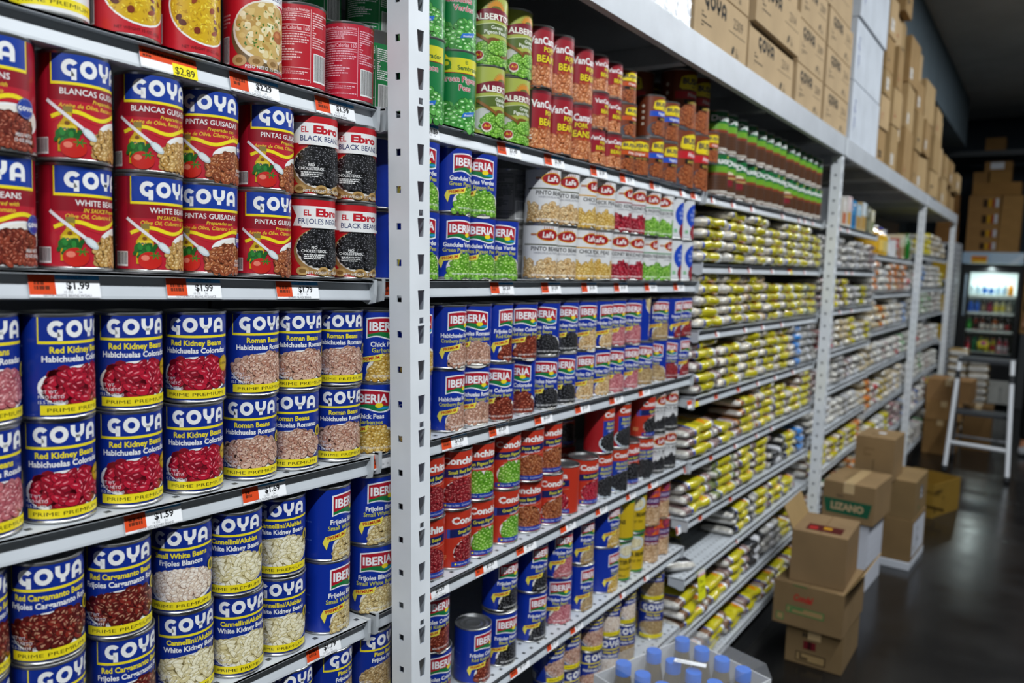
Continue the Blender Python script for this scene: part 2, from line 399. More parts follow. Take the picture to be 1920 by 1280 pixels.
def L_ebro(t):
    a = Art(); c = PI*76.2/2; a.rect(-c,0,c,105, C('c21420'), 0)
    a.rect(-96,8,-56,96, C('e8e8ec')); a.lines(-94,10,-58,94, C('202a60'), 18, 13); a.barcode(60,6,24,34,14)
    a.poly([(-44,68),(50,68),(50,96),(-46,96),(-38,82)], WHITE)
    a.text('EL', -22, 83, 8, RED, .03); a.text('Ebro', 12, 82.5, 10.5, RED, .05, 44, 'f'); a.text(t, 4, 71.5, 7.6, C('182a66'), .01, 78); a.text('CUBAN STYLE', 4, 66.2, 2.6, RED, 0, 36)
    a.ell(8,34,50,35, C('a07c48')); a.ell(8,37,46,31, C('f0ece4')); heap(a, 'black', inell(8,39,43,28), (-36,10,52,68), 15, 7)
    for x in (-28,2,28): a.ell(x,6,9,6, C('b8945a')); a.ell(x,6,5,3, C('7a5a2c'))
    a.rect(-30,66,40,70, C('f0f0ee'))
    a.text('NO', -12, 37, 4, WHITE, .02); a.text('CHOLESTEROL', -12, 32, 4, WHITE, .02, 36); a.lines(-26,22,4,30, WHITE, 3, 16)
    a.text('NET WEIGHT 15 OZ (425g)', 8, 2, 3.8, WHITE, .0, 74)
    return a
def L_back(col, ink, bc=True):
    a = Art(); c = PI*76.2/2; a.rect(-c,0,c,105, col, 0)
    a.text('Nutrition Facts/Datos de Nutrici\u00f3n', -12, 97, 3.6, ink, .02, 54); a.rect(-40,95,16,95.6, ink)
    a.text('Calories/Calor\u00edas 160', -12, 72, 5.4, ink, .02, 54); a.rect(-40,78,16,79.4, ink); a.rect(-40,69,16,70, ink)
    a.lines(-40,80,16,94, ink, 5, 17); a.lines(-40,24,16,68, ink, 13, 18); a.rect(-40,22,16,23, ink); a.lines(-40,6,16,21, ink, 6, 19)
    for x in (-41.5,17): a.rect(x,4,x+.6,101, ink)
    a.lines(20,50,52,98, ink, 15, 20); a.barcode(22,6,28,38, 21)
    a.ell(-88,35,30,34, C('f0ece0')); heap(a, 'black', inell(-88,36,27,30), (-116,6,-60,68), 22, 9)
    a.text('EBRO', -88, 82, 9, C('f2de22'), .03)
    return a
def L_dish(t, kind):
    a = Art(); c = PI*76.2/2; a.rect(-c,0,c,105, C('be1626'), 0)
    a.barcode(-66,8,16,34,23); a.lines(-66,52,-48,70, C('e0a0a0'), 4, 24)
    if kind == 'rice':
        a.ell(6,52,46,42, WHITE); a.ell(6,52,44,40, C('d2a80e'))
        rr = random.Random(5)
        for i in range(420):
            x, y = rr.uniform(-44,44), rr.uniform(-40,40)
            if (x/43)**2+(y/39)**2 < 1: a.ell(6+x, 52+y, rr.uniform(1.6,3.2), .9, rr.choice(K('eac81e','d8ae0a','f2dc4a','b88a08')), 6, rr.uniform(0,PI), .0008)
        for i in range(16):
            x, y = rr.uniform(-36,36), rr.uniform(-32,32); a.ell(6+x,52+y, rr.uniform(3,6), rr.uniform(2,4), rr.choice(K('7a2c0c','8e3a10','5c2008')), 9, rr.uniform(0,PI), .001)
        a.text('NET WEIGHT 15 OZ. (425g)', 4, 4, 3.4, C('5a0a10'), 0, 62)
    else:
        a.rect(-48,88,52,105, WHITE); a.text('CALDO GALLEGO', 2, 92, 6, C('1c2a70'), .01, 86)
        a.ell(6,44,52,42, C('6a5434')); a.ell(6,50,49,39, C('e8e0d0')); a.ell(6,51,46,36, C('c8a860'))
        rr = random.Random(6)
        for i in range(150):
            x, y = rr.uniform(-44,44), rr.uniform(-34,34)
            if (x/43)**2+(y/33)**2 < 1: a.ell(6+x, 51+y, rr.uniform(3,6.5), rr.uniform(2.4,4.5), rr.choice(K('e2cf9a','d8bc74','ecdfb8','caa860','b89048')), 9, rr.uniform(0,PI), .001)
        for i in range(70):
            x, y = rr.uniform(-40,40), rr.uniform(-30,30)
            if (x/42)**2+(y/32)**2 < 1: a.ell(6+x, 51+y, 1.6, 1, rr.choice(K('4a7a1c','3a6a18')), 6, rr.uniform(0,PI), .001)
        a.ell(22,48,10,8, C('a85a24')); a.ell(20,50,5,3, C('c87a3c'))
        for x in (-34,-12,12,34): a.ell(x,12,10,7, C('b89460')); a.ell(x,12,5,3.4, C('8a6634'))
        a.text('PESO NETO 15 OZ (425g)', 6, 3, 4.2, WHITE, .01, 70)
    return a
def L_premium():
    a = Art(); c = PI*76.2/2; a.rect(-c,0,c,105, C('e6e6e6'), 0); a.rect(-60,4,60,15, YEL); a.text('PRIME PREMIUM', 0, 7, 4.4, C('14120a'), 0, 80, 'f'); goya(a, 0, 84, 17, C('123a9a')); return a
def L_sembrador(t1, t2, up=False):
    a = Art(); c = PI*74/2; H = 122; G = C('0f7a3e'); a.rect(-c,0,c,H, G, 0)
    a.rect(-96,20,-56,112, WHITE); a.lines(-94,22,-58,110, C('303838'), 20, 25); a.barcode(-92,3,24,14,26)
    a.stroke([(-40,H),(-20,100)], 4, C('c8202a')); a.stroke([(-34,H),(-14,100)], 3, C('f2d822'))
    a.rect(-50,88,50,112, C('d8d022')); a.rect(-50,86.6,50,88, C('8a1c1c')); a.ell(-26,100,9,9, C('3a7a24')); a.ell(-26,102,5,3.5, C('d8d022')); a.rect(-35,93,-17,95, C('3a7a24'))
    a.text('El', 10, 103, 6, C('0d5a30'), .02); a.text('Sembrador', 18, 92.5, 8, C('0d5a30'), .02, 56)
    for o, cc in ((.05,WHITE),(.012,C('b81a22'))):
        a.text(t1, 0, 73, 9.5, cc, o, 84); a.text(t2, 8, 59, 9.5, cc, o, 60)
    heap(a, 'peag', lambda u,v: v < 38+5*math.sin(u*.11) and abs(u) < 62, (-62,-4,62,44), 27, 14)
    a.poly([(2,14),(30,20),(34,28),(6,22)], C('2470c8')); a.text('Premium', 18, 18, 4, WHITE, .01, 24, rot=.2)
    return a
def L_alberto(t1, t2):
    a = Art(); c = PI*74/2; H = 115; a.rect(-c,0,c,H, C('a9b24c'), 0); a.rect(-50,4,-51,108, C('6a7228'))
    a.rect(-92,20,-56,100, C('e8e8e0')); a.lines(-90,22,-58,98, C('4a4a40'), 18, 28)
    a.arc(4,88,17,8,10,170, C('d08a2a')); 
    for i in range(13): A = math.radians(8+i*13.6); a.stroke([(4+17*math.cos(A),88+17*math.sin(A)),(4+20*math.cos(A),88+20*math.sin(A))], 1.6, C('d0702a'))
    a.ell(4,92,10,5, C('6a6a2a'))
    top = [(-46+92*i/12, 84+9*math.sin(PI*i/12)) for i in range(13)]; bot = [(-46+92*i/12, 68+5*math.sin(PI*i/12)) for i in range(13)]
    a.poly(bot+top[::-1], C('7c1428')); a.text("ALBERTO'S", 2, 73.5, 10.5, C('f0eee2'), .03, 80, 'f')
    a.poly([(-46,44),(0,50),(50,46),(50,64),(0,68),(-46,62)], C('55682a')); a.stroke([(-46,62),(0,68),(50,64)], 1, C('d8e0b0'))
    a.text(t1, 6, 57.5, 6.6, C('f0f2e4'), .015, 70); a.text(t2, 4, 49.5, 6.6, C('f0f2e4'), .015, 80)
    a.ell(-30,24,24,20, C('c8c8c4')); heap(a, 'pea', inell(8,14,46,26), (-36,-2,54,40), 29, 7)
    a.ell(12,26,26,13, C('7a4a1c'), 24, -.5); heap(a, 'pea', inell(12,26,21,11), (-12,12,36,42), 30, 6.5); a.stroke([(-44,56),(-10,36)], 5, C('8a5a24'))
    a.ell(-26,11,9,9, C('e8e0d0')); a.ell(-26,12,8,7, C('a8242a')); a.text('A-1', -26, 10.5, 5, C('f2c822'), .02)
    return a
def L_vancamp(H=105, R=38.1):
    a = Art(); c = PI*R; s = H/105.; k = R/38.1; a.rect(-c,0,c,H, C('6b1622'), 0)
    a.rect(-74*k,0,-40*k,H, C('3a2018')); a.lines(-72*k,20*s,-48*k,60*s, C('c8b8a0'), 8, 31)
    a.rect(-40*k,30*s,48*k,H-6, C('9a1626'))
    a.text("VanCamp's", 0, 74*s, 14*s, WHITE, .03, 84*k); 
    for o, cc in ((.07,C('4a0a10')),(.03,C('ead622'))):
        a.text('PORK', 8*k, 61*s, 9*s, cc, o, 40*k); a.text('BEANS', 4*k, 42*s, 13*s, cc, o, 66*k)
    a.text('and', 8*k, 57*s, 3.4*s, C('ead622'), .02); a.text('IN TOMATO SAUCE', 4*k, 35*s, 4.6*s, C('d8742a'), .01, 74*k)
    heap(a, 'porkb', lambda u,v: v < 31*s and abs(u) < 54*k, (-54*k,-2,54*k,33*s), 32, 14*k)
    a.text('6g', -48*k, 26*s, 9*s, WHITE, .03); a.lines(-58*k,14*s,-38*k,24*s, WHITE, 2, 33)
    return a
def L_bush(t, rc, H=105, R=38.1):
    a = Art(); c = PI*R; s = H/105.; k = R/38.1; a.rect(-c,0,c,H, C('7e3a1c'), 0); a.rect(-c,0,-44*k,H, C('6a2e16'))
    for i in range(4): a.ell(-58*k, (80-16*i)*s, 4*k,4*s, C('d8c8b4'))
    a.poly([(-26*k,70*s),(34*k,70*s),(40*k,74*s),(36*k,92*s),(24*k,96*s),(4*k,99*s),(-16*k,96*s),(-28*k,92*s),(-32*k,74*s)], C('ead21e'))
    a.text("BUSH'S", 4*k, 80*s, 11*s, C('201c50'), .04, 58*k, 'f'); a.text('BEST', 4*k, 73*s, 4*s, C('201c50'), .01)
    a.poly([(-40*k,52*s),(48*k,54*s),(48*k,68*s),(-40*k,66*s)], rc); a.text(t, 4*k, 56.5*s, 8*s, WHITE, .02, 76*k, shear=.15)
    a.rect(-20*k,42*s,46*k,51*s, C('1c1410')); a.text('BAKED BEANS', 12*k, 44*s, 5*s, C('d8b84a'), .01, 58*k)
    a.ell(4*k,17*s,50*k,26*s, C('4c4e58')); heap(a, 'baked', inell(8*k,20*s,42*k,22*s), (-40*k,0,52*k,44*s), 34, 9*k)
    return a
def L_lafe(t1, t2, kind, stripe):
    a = Art(); c = PI*76.2/2; a.rect(-c,0,c,105, C('dcdcdc'), 0)
    a.lines(-110,20,-66,96, C('8a8a8a'), 16, 35); a.barcode(-100,4,24,16,36)
    a.rect(-36,88,44,90, C('b87a1c')); a.rect(-36,85.5,44,87.5, C('a0202a')); a.ell(4,87,27,12.5, C('e0a41e')); a.ell(4,87,25,10.8, C('a0141e'))
    a.text('LaFe', 4, 82, 11, WHITE, .03, 40, shear=.1)
    for i in range(5): a.stroke([(-6+5*i,98),(-6.6+5.3*i,104)], 1.4, C('a0141e'))
    a.rect(-54,66,56,68.6, stripe); a.text(t1, 2, 55, 8.6, C('1a1a1c'), .015, 92); a.text(t2, 4, 48.5, 4.6, C('8a8a92'), .0, 84)
    heap(a, kind, lambda u,v: v < 34+5*math.sin(u*.13+1)+4*math.sin(u*.31) and abs(u) < 54, (-54,2,54,46), 37)
    a.text('NET WT/PESO NETO 15.5 OZ', 4, 3.5, 4, C('f4f4f0'), .02, 70)
    return a
def L_bluecircle():
    a = Art(); c = PI*76.2/2; a.rect(-c,0,c,105, C('d6d8da'), 0)
    a.ell(6,62,34,34, C('1c46b4')); a.text('RED', 6, 74, 8, C('a8b8e8'), .02); a.text('KIDNEY', 6, 62, 8, C('a8b8e8'), .02, 52); a.text('BEANS', 6, 50, 8, C('a8b8e8'), .02)
    a.ell(10,18,22,22, C('a04434')); heap(a, 'redkidney', inell(10,18,19,18), (-10,2,30,38), 38, 9); a.lines(-30,14,-20,24, C('6ac07a'), 3, 39, .8); a.rect(-c,3,c,3.6, C('a0a0a0'))
    return a
def L_conchita(t1, t2, kind):
    a = Art(); c = PI*76.2/2; a.rect(-c,0,c,105, C('bc3420'), 0); a.rect(-c,0,-54,105, C('b0301c'))
    a.lines(-62,14,-46,24, C('e8b070'), 3, 40)
    a.text('Conchita', 4, 82, 13, WHITE, .04, 82, 'f')
    a.poly([(-40,56),(50,64),(50,78),(-40,72)], C('14205c')); a.poly([(-46,55),(-40,56),(-40,72),(-46,72)], C('2c54b0')); a.poly([(-52,54),(-48,55),(-48,71),(-52,71)], C('2c54b0'))
    a.text(t1, 6, 65.5, 6.6, C('e0da2c'), .02, 76, rot=.08); a.text(t2, 10, 58.6, 4.6, C('e8e8f0'), .01, 60, rot=.08); a.stroke([(-20,52),(50,58)], 1, C('d08a6a'))
    a.ell(8,28,41,27, C('e8e0dc')); heap(a, kind, inell(8,28,37,25), (-32,4,48,56), 41, 10)
    a.rect(-36,2,52,11, C('1c3c9c')); a.ell(-28,6.5,2,2, YEL); a.text('High in Fiber   Good Source of Protein', 12, 4.6, 3.6, C('d8dcf0'), 0, 72)
    return a
def L_conchitablk():
    a = Art(); c = PI*76.2/2; a.rect(-c,0,c,105, C('a51c22'), 0); a.rect(-34,76,60,105, C('b83a1c')); a.rect(-34,0,60,77, C('1c3c9c'))
    a.text('Conchita', 8, 86, 12, WHITE, .04, 78, 'f'); a.text('BLACK BEANS', 10, 66, 7.6, C('dcd62a'), .02, 74); a.text('FRIJOLES NEGROS', 10, 56, 6.4, C('dcd62a'), .02, 74); a.lines(-20,49,44,53, WHITE, 1, 43)
    a.ell(8,22,52,27, C('c8d4dc')); heap(a, 'black', inell(10,25,47,24), (-38,0,58,50), 42, 7.5)
    return a
def L_jar(c1, c2, t, R=40):
    a = Art(); c = PI*R; a.rect(-c,0,c,110, c1, 0)
    if c2 == 'g':
        a.rect(-c,98,c,110, C('1c7a2e')); a.rect(-c,0,c,6, C('1c7a2e')); a.rect(-110,10,-60,96, C('d8d8d4')); a.lines(-108,12,-62,94, C('404040'), 20, 44)
        a.ell(4,80,34,20, C('c8d0d0')); a.ell(4,80,26,15, C('e8ecec')); heap(a, 'cannellini', inell(4,80,22,11), (-20,68,28,92), 45, 7)
        a.text('BUTTER BEANS', 2, 44, 11, C('2a2a14'), .03, 88, 'f'); a.text('Natural Sea', 2, 28, 8, C('3a3a14'), .0, 60, shear=.2); a.lines(-30,10,34,18, C('3a3a14'), 2, 46)
    else:
        a.rect(-44,76,50,110, C('d8501c')); a.arc(2,92,15,8,30,330, C('5c2470')); a.arc(2,92,19,16,0,360, C('e8a030')); a.text('Glory', 14, 86, 12, C('5c2470'), .03, 40)
        a.rect(-44,58,50,76, C('4a2464')); a.text('SEASONED', 2, 62, 9, C('d8cce0'), .01, 84); a.rect(-44,46,50,58, C('7c1a34')); a.text('BUTTER BEANS', 2, 49, 6, WHITE, .01, 70)
        heap(a, 'lima', lambda u,v: v < 44, (-60,-2,60,48), 47)
    return a
def L_ducal(kind):
    a = Art(); c = PI*38; a.rect(-c,0,c,118, C('5c3a24'), 0); G = C('0f6a34')
    a.rect(-c,84,c,118, G); a.text('Ducal', 6, 92, 17, WHITE, .04, 74, 'f'); a.rect(-c,66,c,84, C('6ea52a')); a.ell(30,112,5,3, C('d8c82a'))
    if kind: a.ell(-24,66,22,9, C('e2d4b0')); a.rect(-30,30,-6,48, C('9c1c34')); a.ell(-6,58,30,7, C('b8985a'))
    a.rect(-c,58,c,66, C('8a3a24'))
    for i in range(5): a.rect(-c,16+8*i,c,19+8*i, C('432616'))
    a.rect(-36,4,40,12, C('d8d2c8')); a.lines(-34,5,38,11, C('5a4a3a'), 2, 48)
    return a
# ---------------------------------------------------------------- shelving
LIP, YF, YB = .029, .852, 1.27
EN, ENS, DKD = C('bcc1c6'), C('bcc1c5'), C('c9cccd')
SH = {}
def lipz(k, X): X0,z0,X1,z1 = SH[k]; return z0+(z1-z0)*(X-X0)/(X1-X0)
def deckz(k, X): return lipz(k, X)+LIP
def shelf(k, X0, z0, X1, z1, label, dots=True, perf=False, yb=YB):
    SH[k] = (X0,z0,X1,z1); zl = lambda X: EYE+lipz(k, X)
    root = thing('gondola_shelf', ((X0+X1)/2, YF, zl((X0+X1)/2)), label, 'shelf', 'metal gondola shelves'); O = Vector(root.location)
    def P(x,y,z): return Vector((x,y,z))-O
    m = MB(); xa, xb = X0+.004, X1-.004
    for (y0,y1,dz0,dz1) in ((YF,yb,LIP-.003,LIP),):
        m.mesh([P(x,y,zl(x)+d) for x in (xa,xb) for y in (y0,y1) for d in (dz0,dz1)], [(0,1,3,2),(4,6,7,5),(0,4,5,1),(2,3,7,6),(0,2,6,4),(1,5,7,3)], EN)
    n = max(2, int((xb-xa)/.028))
    rows = 9 if perf else 2
    if dots:
        for r in range(rows):
            for i in range(n):
                x = xa+(xb-xa)*(i+.5)/n; y = YF+.016+.03*r; w = .0035
                m.face([P(x-w,y-w,zl(x)+LIP+.0004),P(x+w,y-w,zl(x)+LIP+.0004),P(x+w,y+w,zl(x)+LIP+.0004),P(x-w,y+w,zl(x)+LIP+.0004)], C('45484a'))
    m.build('deck', M['enamel'], root)
    m = MB(); prof = [(0,LIP),(0,LIP-.0035),(.0105,LIP-.0045),(.0098,LIP-.012),(.0055,.003),(.005,0),(.007,-.0012),(.03,-.001),(.03,.002),(.0085,.003),(.0125,LIP-.012),(.0135,LIP-.0032)]
    m.prism(None, [[P(x,YF+a,zl(x)+b) for a,b in prof] for x in (xa+.006,xb-.006)], EN); m.build('price_rail', M['enamel'], root)
    for x in (xa, xb-.006):
        m = MB(); pr = [(-.002,LIP+.002),(-.002,.008),(.0,-.004),(.012,-.007),(.024,-.002),(.05,.002),(.05,LIP-.001)]
        m.prism(None, [[P(q,YF+a,zl(q)+b) for a,b in pr] for q in (x,x+.006)], ENS); m.build('end_cap', M['enamel'], root)
    return root
def tagslip(k, px0, px1, kind, price='', name='', seed=1, label='', y=None):
    X0 = None; yy = y or 600
    for _ in range(4):
        X0 = atY(px0, yy, YF).x; yy = proj((X0, YF, lipz(k, X0)+.015))[1]
    X1 = atY(px1, yy, YF).x; w = (X1-X0)*1e3; xm = (X0+X1)/2
    a = Art(); h = 24
    fo = .46 if w > 30 else 1.0
    if kind == 'w': fo = 1
    a.rect(0,1,w,h, C('f2f3f5'), 0)
    O_ = C('d8481c')
    if kind == 'y':
        a.rect(0,11,w,h, O_); a.rect(w*.55,0,w,14, C('f0e022')); a.text(price, w*.77, 2, 9, C('161616'), .01, w*.36); a.lines(w*.05,12,w*.95,22, C('5a2008'), 2, seed)
    else:
        a.rect(0,3,w*(.36 if fo < 1 else 1),h, O_)
        if w > 16: a.lines(w*.07,8,w*(.3 if fo < 1 else .9),18, C('6a2810'), 2, seed, .8)
        if fo < 1:
            a.rect(w*.36,19.5,w,h, C('3f93cf')); a.text('RETAIL PRICE', w*.68, 20.6, 2.6, C('1d4a80'), .01, w*.5)
            a.text(price, w*.68, 9.5, 8, C('15151a'), .03, w*.55); a.text('15 OZ      24', w*.6, 5, 2.6, C('606068'), 0, w*.5); a.text(name, w*.52, 1.2, 2.8, C('505058'), 0, w*.84)
    m = MB(); z0, z1 = lipz(k, X0), lipz(k, X1)
    O = Vector((xm, YF-.002, EYE+(z0+z1)/2)); ex = Vector((X1-X0,0,z1-z0)).normalized()
    def Q(X, z, t, d): return Vector((X, YF+.0042+.0052*t-d, EYE+z+.001+.0235*t))-O
    m.mesh([Q(X0,z0,0,.0004),Q(X1,z1,0,.0004),Q(X1,z1,1,.0004),Q(X0,z0,1,.0004),Q(X0,z0,0,0),Q(X1,z1,0,0),Q(X1,z1,1,0),Q(X0,z0,1,0)],
           [(0,1,2,3),(5,4,7,6),(0,3,7,4),(1,5,6,2),(3,2,6,7),(0,4,5,1)], C('eceef0'))
    a.on_plane(m, Q(X0,z0,0,.0006), ex, Vector((0,.0052,.0235)).normalized(), lift=.0002)
    o = m.build('price_tag', M['paper']); o.location = O
    return tag(o, label, 'price tag', 'paper price tags on the shelf fronts')
# ---- the shelves, bay by bay (heights measured from eye level)
Lz = lambda px, py: atY(px, py, YF)
ORDN = ['top','second','third','fourth','fifth','sixth','seventh','eighth','ninth']
U1 = [((0,55),(712,241)), ((0,560),(702,562.5)), ((0,1067),(690,892)), None, None]
XJ1, XJ2, XJ3 = .893, 2.222, 3.655
for i, q in enumerate(U1):
    if q:
        a, b = Lz(*q[0]), Lz(*q[1]); s_ = (b.z-a.z)/(b.x-a.x)
    else:
        s_ = -.02; zz = [0,0,0,Lz(683,1199).z,-.850][i]; a = Vector((.87,YF,zz))
    X0 = -.42
    shelf('1r%d'%i, X0, a.z+s_*(X0-a.x), XJ1-.002, a.z+s_*(XJ1-.002-a.x), 'white metal shelf, %s one down, left of the nearest post'%ORDN[i])
for i, z in enumerate((.198,-.0575,-.3285,-.591,-.8485,-1.098)):
    shelf('2r%d'%i, XJ1+.002, z, XJ2-.004, z, 'white metal shelf, %s one down, just right of the nearest post'%ORDN[i])
for i, (z0, z1) in enumerate(((.199,.207),(-.004,.002),(-.203,-.203),(-.403,-.408),(-.597,-.607),(-.775,-.80),(-.957,-.957),(-1.138,-1.148),(-1.325,-1.327))):
    shelf('3r%d'%i, XJ2+.004, z0, XJ3, z1, 'white metal shelf of bean bags, %s one down, middle bay'%ORDN[i], perf=(i == 6))
for i, z in enumerate((.212,.008,-.185,-.387,-.57,-.762,-.96,-1.15)):
    shelf('4r%d'%i, XJ3+.008, z, 4.93, z, 'white metal shelf, %s one down, just beyond the second post'%ORDN[i], dots=False)
for i, z in enumerate((.105,-.12,-.34,-.565,-.82,-1.07,-1.34)):
    shelf('5r%d'%i, 4.94, z, 6.40, z, 'white metal shelf, %s one down, just before the third post'%ORDN[i], dots=False)
for i, z in enumerate((.155,-.10,-.315,-.572,-.813,-1.072,-1.385)):
    shelf('6r%d'%i, 6.42, z, 8.40, z, 'white metal shelf, %s one down, between third and fourth post'%ORDN[i], dots=False)
for nm, a, b in (('left of the nearest post',-.42,XJ1),('just right of the nearest post',XJ1+.004,XJ2),('behind the middle bay of bags',XJ2+.004,XJ3),('just beyond the second post',XJ3+.008,4.93),('before the third post',4.94,6.40),('between third and fourth post',6.42,8.40)):
    m = MB(); m.box(a-(a+b)/2+.002,b-(a+b)/2-.002,0,.02,0,2.018, C('6e7072')); o = m.build('back_panel', M['enamel']); o.location = ((a+b)/2,YB+.004,0)
    tag(o, 'grey metal back panel of the shelving '+nm, 'panel', 'shelving back panels')
    m = MB(); m.box(a-(a+b)/2+.01,b-(a+b)/2-.01,0,.36,0,.085, C('2a2c2e')); o = m.build('shelf_plinth', M['enamel']); o.location = ((a+b)/2,.90,0)
    tag(o, 'dark plinth under the shelving '+nm, 'plinth', 'shelving plinths')
# ---- rack posts with punched slots
def post_mesh(h):
    m = MB(); T = .0022; A, B = .046, .042; pit = .0545; n = int(h/pit); col = C('e6eaee')
    def face_tile(o, eu, ev, en, w, z0, z1, holes):
        outer = [(0,z0),(w,z0),(w,z1),(0,z1)]; loops = [outer]+holes
        flat = [p for l in loops for p in l]
        tr = tessellate_polygon([[Vector((p[0],p[1],0)) for p in l] for l in loops])
        for d, flip in ((0,False),(T,True)):
            for t in tr:
                P = [o+eu*flat[i][0]+ev*flat[i][1]+en*d for i in t]
                nn = (P[1]-P[0]).cross(P[2]-P[0])
                if (nn.dot(en) > 0) != flip: P = P[::-1]
                m.face(P, col)
        for l in holes:
            for i in range(len(l)):
                a, b = l[i-1], l[i]; m.face([o+eu*a[0]+ev*a[1], o+eu*b[0]+ev*b[1], o+eu*b[0]+ev*b[1]+en*T, o+eu*a[0]+ev*a[1]+en*T], C('a9b0b8'))
    X, Y_, Z_ = Vector((1,0,0)), Vector((0,1,0)), Vector((0,0,1)); O = Vector((0,0,0))
    for i in range(n+1):
        z0 = i*pit; z1 = min(h, z0+pit)
        if z1-z0 < .05: hol = []; hb = []
        else:
            hol = [[(.021,z0+.010),(.031,z0+.010),(.034,z0+.040),(.018,z0+.040)]]
            if i % 3 == 1: hol = [[(.021,z0+.012),(.031,z0+.012),(.0338,z0+.040),(.018,z0+.040)], [(.0215,z0+.0435),(.031,z0+.0435),(.031,z0+.0525),(.0215,z0+.0525)]]
            hb = [[(.017,z0+.022),(.026,z0+.022),(.026,z0+.032),(.017,z0+.032)]]
        face_tile(O, X, Z_, Y_, A, z0, z1, hol)
        face_tile(O, Y_, Z_, X, B, z0, z1, hb)
    m.box(A-.002,A,.001,B,0,h,C('b9c0c8'))
    return m
def bar_mesh(m, o): pass
def post(X, label, h, lean=0):
    r = thing('rack_post', (X,.800,0), label, 'rack post', 'perforated white rack posts'); r.rotation_euler = (0, lean, 0)
    post_mesh(h).build('upright', M['enamel'], r)
    m = MB(); m.box(-.012,.06,-.004,.05,0,.004, C('b9bec4')); m.build('foot_plate', M['enamel'], r)
    return r
TOPZ = EYE+.520
p_hi, p_lo = atY(766,0,.80), atY(772,1280,.80); lean = math.atan2(p_hi.x-p_lo.x, p_hi.z-p_lo.z)
post(p_lo.x-(p_lo.z+EYE)*math.tan(lean), 'white perforated rack post standing nearest, in front of the shelves', TOPZ, lean)
post(3.665, 'white perforated rack post, second along, between the bean bags and boxed goods', TOPZ-.002)
post(6.36, 'white perforated rack post, third along, behind the brown boxes', TOPZ-.002)
post(8.42, 'white perforated rack post at the far end of the shelving', TOPZ-.002)
# ---- top storage: edge rails and decks
for nm, a, b in (('over the left shelves',-1.6,.925),('right of the nearest post',.93,3.688),('beyond the second post',3.694,6.385),('at the far end',6.391,8.47)):
    xm = (a+b)/2; r = thing('storage_rack_rail', (xm,.795,TOPZ), 'white steel edge rail of the top storage rack '+nm, 'rack rail', 'top rack edge rails')
    m = MB(); h = .078; pr = [(0,0),(0,h),(.03,h),(.03,h-.003),(.003,h-.003),(.003,.003),(.02,.003),(.02,0)]
    m.prism(None, [[(x-xm,p,q) for p,q in pr] for x in (a+.002,b-.002)], C('bfc4ca')); m.build('rail_profile', M['enamel'], r)
    m = MB(); m.box(a-xm+.002,a-xm+.03,-.0025,.0,.004,h-.004, C('d6dbe0')); m.build('end_bracket', M['enamel'], r)
    d = thing('storage_rack_deck', (xm,1.2,TOPZ+.05), 'grey deck of the top storage rack '+nm, 'rack deck', 'top rack decks')
    m = MB(); m.box(a-xm+.003,b-xm-.003,-.37,.42,.004,.024, C('8f9294')); m.build('board', M['enamel'], d)
    k = 4
    for i in range(k):
        x = a+(b-a)*(i+.5)/k-xm; m = MB(); m.box(x-.02,x+.02,-.37,.42,-.045,.0035, C('b9bcbe')); m.build('cross_bar', M['enamel'], d)
    for yb_ in (1.45,):
        q = thing('rear_rack_post', (b-.03,yb_,0), 'white rear post of the storage rack '+nm, 'rack post', 'rear rack posts')
        m = MB(); m.box(-.02,.02,0,.04,0,TOPZ+.004, C('c4c8cc')); m.build('upright', M['enamel'], q)
# ---------------------------------------------------------------- cans
TINC, TINL = C('b4b4b2'), C('a2a4a6')
def can_meshes(R, H, art, ribs=False, us=1.0):
    m = MB()
    if ribs:
        pr = [(R,0),(R+.001,.001),(R+.001,.003),(R-.001,.005)]; n = 14
        for i in range(1, n*2): pr.append((R-.002+.0022*math.sin(PI*i/2)**2*(1 if i < n*1.2 else .2), .005+(H-.010)*i/(n*2)))
        pr += [(R-.001,H-.005),(R+.001,H-.003),(R+.001,H-.0005),(R-.0006,H)]
        m.lathe(pr, TINC, 36); tin = m.data('tin_body', M['tin'], True)
    else:
        pr = [(R-.002,0),(R+.0007,.0004),(R+.0009,.0022),(R-.0002,.0036),(R-.0002,H-.0036),(R+.0009,H-.0022),(R+.0009,H-.0006),(R+.0002,H),(R-.0012,H),(R-.0014,H-.004)]
        m.lathe(pr, TINC, 48); m.disc(R-.002, 0, TINC, 48, up=False); tin = m.data('tin_body', M['tin'], 'auto')
    m = MB(); z = H-.0042
    pr = [(R-.0013,z+.001),(R-.004,z),(R-.008,z),(R-.0095,z+.0012),(R-.012,z+.0012),(R-.0135,z),(R-.019,z),(R-.0205,z+.001),(R-.0225,z+.001),(R-.024,z),(.001,z)]
    m.lathe(pr, TINL, 40); lid = m.data('lid', M['tin'], True)
    m = MB(); art.on_cyl(m, R+(.0012 if ribs else 0), .004, us=us); lab = m.data('label', M['print'], True)
    return tin, lid, lab
CT = {}
def ctype(key, R, H, art, name, desc, ribs=False):
    us = R/.0381 if R == .0364 else 1.0
    CT[key] = (R, H, can_meshes(R, H, art, ribs, us), name, desc)
S = (.0364, .1127)
ctype('prem', *S, L_premium(), 'bean_can', 'white bean can with yellow band')
ctype('rice', *S, L_dish('', 'rice'), 'rice_can', 'red yellow rice can')
ctype('caldo', *S, L_dish('', 'stew'), 'soup_can', 'red bean stew can')
ctype('rback', *S, L_back(C('b81828'), C('f0c4c4')), 'bean_can', 'back-turned red can')
ctype('rback2', *S, L_back(C('bc1c34'), C('f0b4c0')), 'bean_can', 'back-turned pinkish red can')
ctype('gback', .037, .129, L_back(C('0f7a3e'), WHITE), 'pea_can', 'back-turned green can')
AC, OO = 'Aceite de Oliva, Recao y Tomate', 'Olive Oil, Culantro & Tomato'
